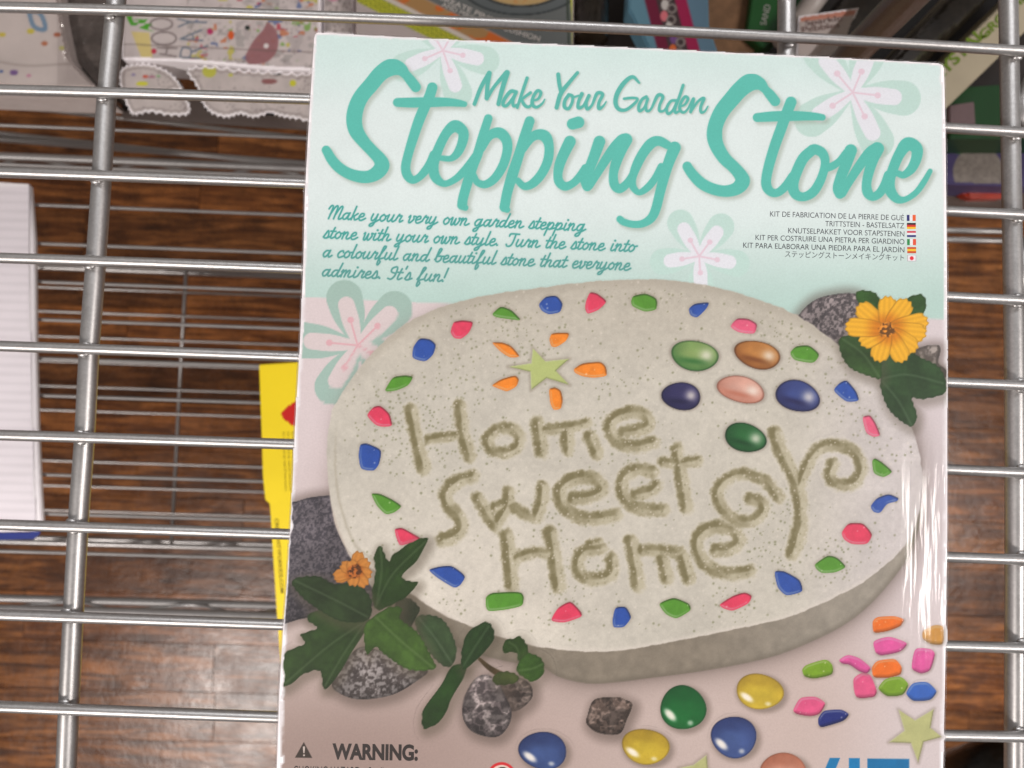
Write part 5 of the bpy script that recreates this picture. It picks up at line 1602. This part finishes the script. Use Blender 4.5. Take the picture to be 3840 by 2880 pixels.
def scallop(name, pts, label, seed, z, ptn):
    e = at_empty("sticker_card", pts[0][0], pts[0][1], Z2 + 0.002, label, "sticker card")
    P_ = spline(pts, True, 14)
    P2 = []
    for i, p in enumerate(P_):
        P2.append((p[0] + 3 * math.sin(i * 1.25), p[1] + 5 * math.cos(i * 1.25)))
    slab_obj("card", P2, z, 0.0012, M_PAPER, e, 0)
    def f(X, Y):
        d = poly_sdf(X, Y, np.array(P2)) 
        c = rgb(208, 197, 194) * (0.92 + 0.14 * fbm(X, Y, 40, seed))[..., None]
        c = mixc(c, rgb(140, 130, 128), sm(4, 1, np.abs(d + 14)) * 0.55)
        c = mixc(c, rgb(120, 110, 110), speck(X, Y, 11, 0.5, seed, 4) * sm(0.5, 0.58, fbm(X, Y, 50, seed + 3, 2)) * 0.7)
        for x, y, rx, ry, cc in ptn:
            c = mixc(c, rgb(*cc), sm(1.0, 0.75, np.hypot((X - x) / rx, (Y - y) / ry)) * 0.9)
        return c, np.clip(0.5 - (d + 3) / 4, 0, 1)
    decal("card_print", bbox(P2, 6), 4, f, e, z + 0.0004)


scallop("a", [(452, 262), (500, 240), (560, 240), (620, 262), (665, 300), (682, 335), (640, 345), (700, 372), (708, 425), (640, 432), (560, 420), (500, 430), (478, 400), (452, 330)],
        "domed white sticker card with tiny bunting hanging below the sticker sheets", 5, ZG - 0.004, [(545, 287, 12, 8, (206, 92, 70)), (570, 288, 16, 6, (176, 120, 140)), (594, 285, 9, 6, (140, 186, 130)), (533, 314, 26, 10, (216, 214, 60)), (500, 280, 10, 6, (150, 140, 180))])
scallop("b", [(700, 262), (780, 248), (900, 262), (1000, 268), (1120, 275), (1200, 290), (1200, 452), (1120, 446), (1060, 438), (1010, 426), (950, 440), (900, 428), (850, 440), (790, 422), (755, 380), (735, 320)],
        "scalloped white sticker card with small writing right beside the kit box", 15, ZG - 0.004, [(785, 268, 30, 26, (200, 200, 74)), (865, 282, 10, 7, (206, 206, 90)), (1040, 275, 20, 8, (60, 60, 60)), (1098, 312, 14, 14, (214, 212, 50)), (1010, 305, 34, 12, (146, 92, 92)), (930, 264, 44, 9, (150, 96, 96))])
dk = slab_obj("dark_tray", [(455, 360), (1205, 395), (1205, 486), (455, 440)], Z2 + 0.006, 0.004, m_flat("grey_tray_plastic", rgb(92, 82, 78), 0.4), None, 0.0006)
tag(dk, "shallow dark grey tray edge under the scalloped sticker cards", "tray")

lp = at_empty("lace_pack", 1240, 0, Z2 + 0.002, "narrow grey white lace patterned pack between the sticker sheets and the sewing kit", "pack")
slab_obj("pack_body", [(1206, -260), (1326, -260), (1322, 130), (1212, 124)], ZG - 0.004, 0.03, M_PAPER, lp, 0.001)


def f_lace(X, Y):
    c = rgb(182, 172, 170) * (0.75 + 0.5 * fbm(X, Y, 26, 77, 4))[..., None]
    c = mixc(c, rgb(96, 86, 86), speck(X, Y, 13, 0.6, 19, 5) * 0.7)
    c = mixc(c, rgb(210, 110, 150), sm(30, 20, np.hypot(X - 1250, Y + 20)) * 0.6)
    return c, qinside(X, Y, [(1209, -255), (1323, -255), (1319, 127), (1215, 121)])


decal("pack_print", (1206, -255, 1326, 130), 3.5, f_lace, lp, ZG - 0.0036)
dt = slab_obj("dark_gap_sheet", [(2150, -420), (4100, -420), (4100, 470), (3560, 440), (2150, 330)], Z2 - 0.012, 0.006, m_flat("black_gap_plastic", rgb(44, 38, 36), 0.45, 0, 0.3, 50))  # black sheet added to darken the gaps between goods and hide the floor
tag(dt, "added black sheet that keeps the gaps dark under the tubes and cartons at the top right", "tray")
# pin cushion kit: white box, gingham strip, orange band, grey oval frame
pk = at_empty("sewing_kit_box", 1750, 60, Z2 + 0.002, "white sewing kit box with yellow gingham strip and grey oval frame behind the kit box", "craft kit")
slab_obj("kit_body", [(1330, -420), (2155, -400), (2150, 190), (1335, 150)], ZG + 0.01, 0.055, m_flat("pale_grey_board", rgb(186, 174, 172), 0.5), pk, 0.001)


def f_pin(X, Y):
    c = rgb(184, 172, 170) * (0.96 + 0.06 * fbm(X, Y, 90, 3))[..., None]
    s = (X - 1340) * 0.50 - (Y + 5)                    # distance across the slanting bands
    s = s * 0.9
    gch = np.sin((X + Y * .7) * 2 * math.pi / 17) * np.sin((Y - X * .55) * 2 * math.pi / 14)
    gg = mixc(rgb(116, 128, 40) * np.ones(X.shape + (1,)), rgb(226, 220, 70), sm(-0.1, 0.4, gch))
    c = mixc(c, gg, sm(-14, -8, s) * sm(44, 38, s))
    c = mixc(c, rgb(206, 196, 186), sm(40, 46, s) * sm(62, 56, s))
    og = mixc(rgb(206, 104, 44) * np.ones(X.shape + (1,)), rgb(168, 130, 84), sm(0.45, 0.6, fbm(X, Y, 60, 44, 3)))
    c = mixc(c, og, sm(56, 62, s) * sm(118, 108, s))
    c = mixc(c, rgb(104, 108, 108), sm(112, 118, s))
    e = np.hypot((X - 1955) / 235, (Y + 75) / 130)
    c = mixc(c, rgb(178, 166, 164), (e > 1.02) * (X > 1700) * sm(300, 310, s + (X - 1700) * -0.12))
    c = mixc(c, rgb(96, 102, 104), sm(1.02, 1.0, e) * (X > 1500))
    c = mixc(c, rgb(52, 58, 60), sm(0.03, 0.015, np.abs(e - 1.0)))
    c = mixc(c, rgb(190, 160, 110), sm(0.74, 0.70, e))
    c = mixc(c, rgb(206, 120, 60), sm(0.7, 0.6, e) * sm(0.5, 0.6, fbm(X, Y, 50, 2)))
    c = mixc(c, rgb(44, 46, 44), sm(0.03, 0.015, np.abs(e - 0.76)))
    c = mixc(c, rgb(60, 70, 60), sm(6, 3, np.abs(X - 2128 - 0.03 * Y)))
    c = mixc(c, rgb(190, 196, 60), sm(6, 4, np.abs(X - 2146 - 0.03 * Y)))
    return c, qinside(X, Y, [(1334, -400), (2152, -390), (2147, 186), (1339, 146)])


decal("kit_print", (1334, -300, 2155, 190), 4, f_pin, pk, ZG + 0.0106)
INKG = ink_mat("pale_grey_ink", rgb(172, 168, 164))
type_line("kit_lettering", "CREATE PINS", (1640, -6), (1845, 84), 20, INKG, pk, z=ZG + 0.0112, bold=0.02)
type_line("kit_lettering", "AND MINI", (1655, 22), (1770, 74), 18, INKG, pk, z=ZG + 0.0112, bold=0.02)
type_line("kit_lettering", "CUSHION", (1885, 112), (2022, 156), 20, INKG, pk, z=ZG + 0.0112, bold=0.02)


def tube_thing(name, a, b, rad, mat, label, cat, z, parts=True):
    A = at(a[0], a[1], z); B = at(b[0], b[1], z)
    e = empty(name, tuple(A)); tag(e, label, cat, GROUPS.get(name))
    link("tube_wall", tube_mesh("tube_wall", [tuple(A), tuple(B)], rad, 28), mat, e)
    core = m_flat(name + "_contents", rgb(64, 58, 52), 0.5, 0, 0.5, 120)
    link("contents", tube_mesh("contents", [tuple(A + (B - A) * 0.03), tuple(A + (B - A) * 0.97)], rad * 0.86, 20), core, e)
    return e


tube_thing("clear_tube", (2225, -260), (2215, 150), 0.0125, M_TUBE, "short upright smoky clear plastic tube just above the kit box", "tube", ZG)
M_SLEEVE = m_flat("olive_sleeve", rgb(70, 62, 56), 0.5, 0, 0.3, 60)
# bead pack: blue hexagon card with maroon core and chain of beads
bd = at_empty("bead_pack", 2480, 90, Z2 + 0.002, "blue and maroon six sided card hung with a bead chain above the kit box", "bead pack")
slab_obj("card_body", [(2372, -260), (2650, -260), (2660, 100), (2700, 215), (2450, 215), (2355, 30)], ZG, 0.02, m_flat("blue_card_board", rgb(90, 130, 150), 0.5), bd, 0.001)


def f_bd(X, Y):
    sh = (X - 2420 - (Y) * 0.26)
    c = rgb(96, 136, 154) * np.ones(X.shape + (1,))
    c = mixc(c, rgb(112, 30, 58), sm(-6, 0, sh))
    c = mixc(c, rgb(70, 58, 60), sm(38, 44, sh))
    c = mixc(c, rgb(168, 36, 84), sm(108, 114, sh))
    c = mixc(c, rgb(104, 136, 158), sm(152, 158, sh))
    for k in range(9):
        y = -150 + k * 42; x = 2482 + y * 0.26 + 8 * math.sin(k * 2.1)
        cc = [(222, 120, 130), (206, 200, 196), (120, 80, 140), (220, 110, 60), (206, 200, 196)][k % 5]
        c = mixc(c, rgb(*cc), sm(16, 12, np.hypot((X - x), (Y - y) * 0.7)))
        c = mixc(c, rgb(150, 140, 136), sm(5, 2, np.abs(np.hypot(X - x - 26, Y - y - 14) - 15)))
    return c, qinside(X, Y, [(2377, -255), (2645, -255), (2655, 100), (2693, 211), (2453, 211), (2361, 30)])


decal("bead_print", (2355, -255, 2700, 215), 3.5, f_bd, bd, ZG + 0.0004)
kr = slab_obj("kraft_box", [(2560, -350), (3010, -350), (3000, 30), (2790, 230), (2600, 215)], ZG - 0.012, 0.036, m_flat("kraft_board", rgb(124, 92, 66), 0.8, 0, 0.25, 110))
tag(kr, "brown kraft cardboard box behind the bead card", "box")
gnb = slab_obj("green_lettered_box", [(2845, -200), (3080, -200), (3010, 60), (2860, 180), (2800, 130)], ZG - 0.004, 0.03, m_flat("deep_green_board", rgb(26, 80, 34), 0.4))
tag(gnb, "deep green lettered box corner behind the short grey bar at the top", "box")
type_line("box_lettering", "SAND", (2872, 96), (2890, 20), 24, INKG, gnb, z=ZG - 0.0036)
tube_thing("white_tube", (2930, 165), (3100, -60), 0.0075, m_flat("frosted_white_plastic", rgb(176, 166, 160), 0.4), "small frosted white tube tilted under the pink swing tag", "tube", ZG + 0.004)
tg = at_empty("swing_tag", 3080, 120, Z2 + 0.002, "white swing tag with a salmon band leaning behind the kit box", "tag")
slab_obj("tag_card", [(2995, 60), (3222, 28), (3150, 215), (2985, 215)], ZG + 0.016, 0.0015, M_PAPER, tg, 0.0003)


def f_tag(X, Y):
    c = rgb(206, 192, 186) * np.ones(X.shape + (1,))
    c = mixc(c, rgb(216, 146, 124), sm(13, 9, np.abs(Y - 70 + 0.13 * (X - 3010))))
    return c, qinside(X, Y, [(2999, 64), (3216, 33), (3146, 212), (2990, 212)])


decal("tag_print", (2990, 30, 3222, 215), 4, f_tag, tg, ZG + 0.0165)
type_line("tag_lettering", "Sparkle", (3022, 96), (3160, 76), 22, ink_mat("brown_ink", rgb(110, 84, 80)), tg, z=ZG + 0.017)
type_line("tag_lettering", "Pebbles", (3010, 122), (3150, 102), 22, ink_mat("brown_ink", rgb(110, 84, 80)), tg, z=ZG + 0.017)
tube_thing("long_tube", (2990, 330), (3560, -330), 0.019, M_TUBE, "wide smoky clear tube lying slantwise at the top right", "tube", ZG)
for nm, a, b, w_, lab in [("narrow", (3110, 330), (3730, -330), 34, "cream carton with purple edge slanting between the tubes at the top right"), ("wide", (3420, 380), (4100, -280), 66, "cream carton with green lettering slanting at the top right corner")]:
    a = np.array(a, float); b = np.array(b, float); u_ = (b - a) / np.hypot(*(b - a)); nn = np.array([-u_[1], u_[0]])
    q = [a - nn * w_, b - nn * w_, b + nn * w_, a + nn * w_]
    q = [(p[0] + (170 if nm == 'narrow' else 60), p[1]) for p in q]
    cr = at_empty("cream_carton", q[0][0], q[0][1], Z2 + 0.002, lab, "carton")
    slab_obj("carton_body", q, ZG + 0.004, 0.05, m_flat("cream_board", rgb(176, 164, 140), 0.5, 0, 0.05, 30), cr, 0.001)
    if nm == 'wide':
        INKL = ink_mat("leaf_green_ink", rgb(104, 128, 36))
        type_line("carton_lettering", "CRYSTAL", (3480, 345), (3700, 130), 44, INKL, cr, z=ZG + 0.0045, bold=0.03)
        type_line("carton_lettering", "GROWING", (3690, 150), (3900, -50), 34, INKL, cr, z=ZG + 0.0045, bold=0.03)
tube_thing("thin_tube", (3300, 330), (3940, -330), 0.011, M_TUBE, "thin smoky tube lying between the two cream cartons", "tube", ZG + 0.002)

# far right: green and purple boxes beyond the shelf end
gr = slab_obj("dark_green_box", [(3560, 330), (4000, 300), (4000, 520), (3560, 520)], ZG - 0.03, 0.05, m_flat("dark_green_board", rgb(20, 62, 26), 0.4))
tag(gr, "dark green box beyond the shelf end right of the kit box", "box")
gp = slab_obj("grey_pink_card", [(3560, 395), (3655, 380), (3660, 470), (3560, 480)], ZG - 0.02, 0.004, m_flat("grey_pink_board", rgb(104, 84, 86), 0.5))
tag(gp, "small grey and pink card against the dark green box", "card")
pp = at_empty("purple_box", 3660, 600, Z2 - 0.05, "purple box with a grey disc and green strip beyond the shelf end", "box")
slab_obj("box_body", [(3540, 500), (3900, 500), (3900, 700), (3540, 690)], Z2 - 0.01, 0.04, m_flat("purple_board", rgb(74, 64, 108), 0.45), pp, 0.001)


def f_pp(X, Y):
    c = rgb(74, 64, 108) * (0.9 + 0.2 * fbm(X, Y, 50, 3))[..., None]
    c = mixc(c, rgb(74, 140, 34), sm(572, 566, Y - 12 * np.cos((X - 3660) / 70)))
    c = mixc(c, rgb(190, 182, 176), sm(1.0, 0.9, np.hypot((X - 3690) / 60, (Y - 515) / 20)))
    g = mixc(rgb(116, 106, 100) * np.ones(X.shape + (1,)), rgb(162, 152, 142), fbm(X, Y, 10, 8, 3))
    c = mixc(c, g, sm(96, 92, np.hypot(X - 3668, (Y - 645))))
    return c, qinside(X, Y, [(3545, 505), (3895, 505), (3895, 695), (3545, 685)])


decal("box_print", (3540, 500, 3900, 700), 4, f_pp, pp, Z2 - 0.0096)
rd = slab_obj("red_packet", [(3600, 712), (3690, 700), (3790, 716), (3770, 742), (3640, 742)], Z2 - 0.03, 0.015, m_flat("red_foil", rgb(170, 60, 42), 0.25, 0, 0.2, 40, bumpd=0.004), None, 0.002)
tag(rd, "crumpled shiny red packet below the purple box", "packet")
tr2 = slab_obj("brown_tray", [(3540, 690), (3950, 690), (3950, 790), (3540, 780)], Z2 - 0.04, 0.01, m_flat("brown_plastic", rgb(82, 66, 58), 0.4))
tag(tr2, "flat brown tray under the red packet", "tray")
# neighbouring low rack whose slanting wires show at the upper left
rk = at_empty("slanting_wire_rack", 500, 480, -0.62, "low wire rack standing askew behind the shelving at the upper left", "wire rack")
for a, b, rd_ in [((-300, 362), (1500, 556), 0.0022), ((-300, 470), (1500, 660), 0.0026), ((-300, 500), (1500, 640), 0.0026)]:
    link("rack_wire", tube_mesh("rack_wire", [tuple(at(*a, -0.45)), tuple(at(*b, -0.45))], rd_, 12), M_METAL, rk)
rk2 = at_empty("chrome_ledge", 3650, 880, -0.62, "pair of chrome rails of a low rack right of the kit box", "wire rack")
for yv in (862, 897):
    link("rail", tube_mesh("rail", [tuple(at(3200, yv - 6, -0.5)), tuple(at(3790, yv + 6, -0.5))], 0.003, 12), M_METAL, rk2)
# dark jar lid bottom right
tube_thing("dark_clear_jar", (3560, 2990), (3800, 2905), 0.036, m_clear("dark_clear_plastic", (0.35, 0.34, 0.33)), "dark see through jar lying beyond the bottom right corner of the kit box", "jar", -0.45)
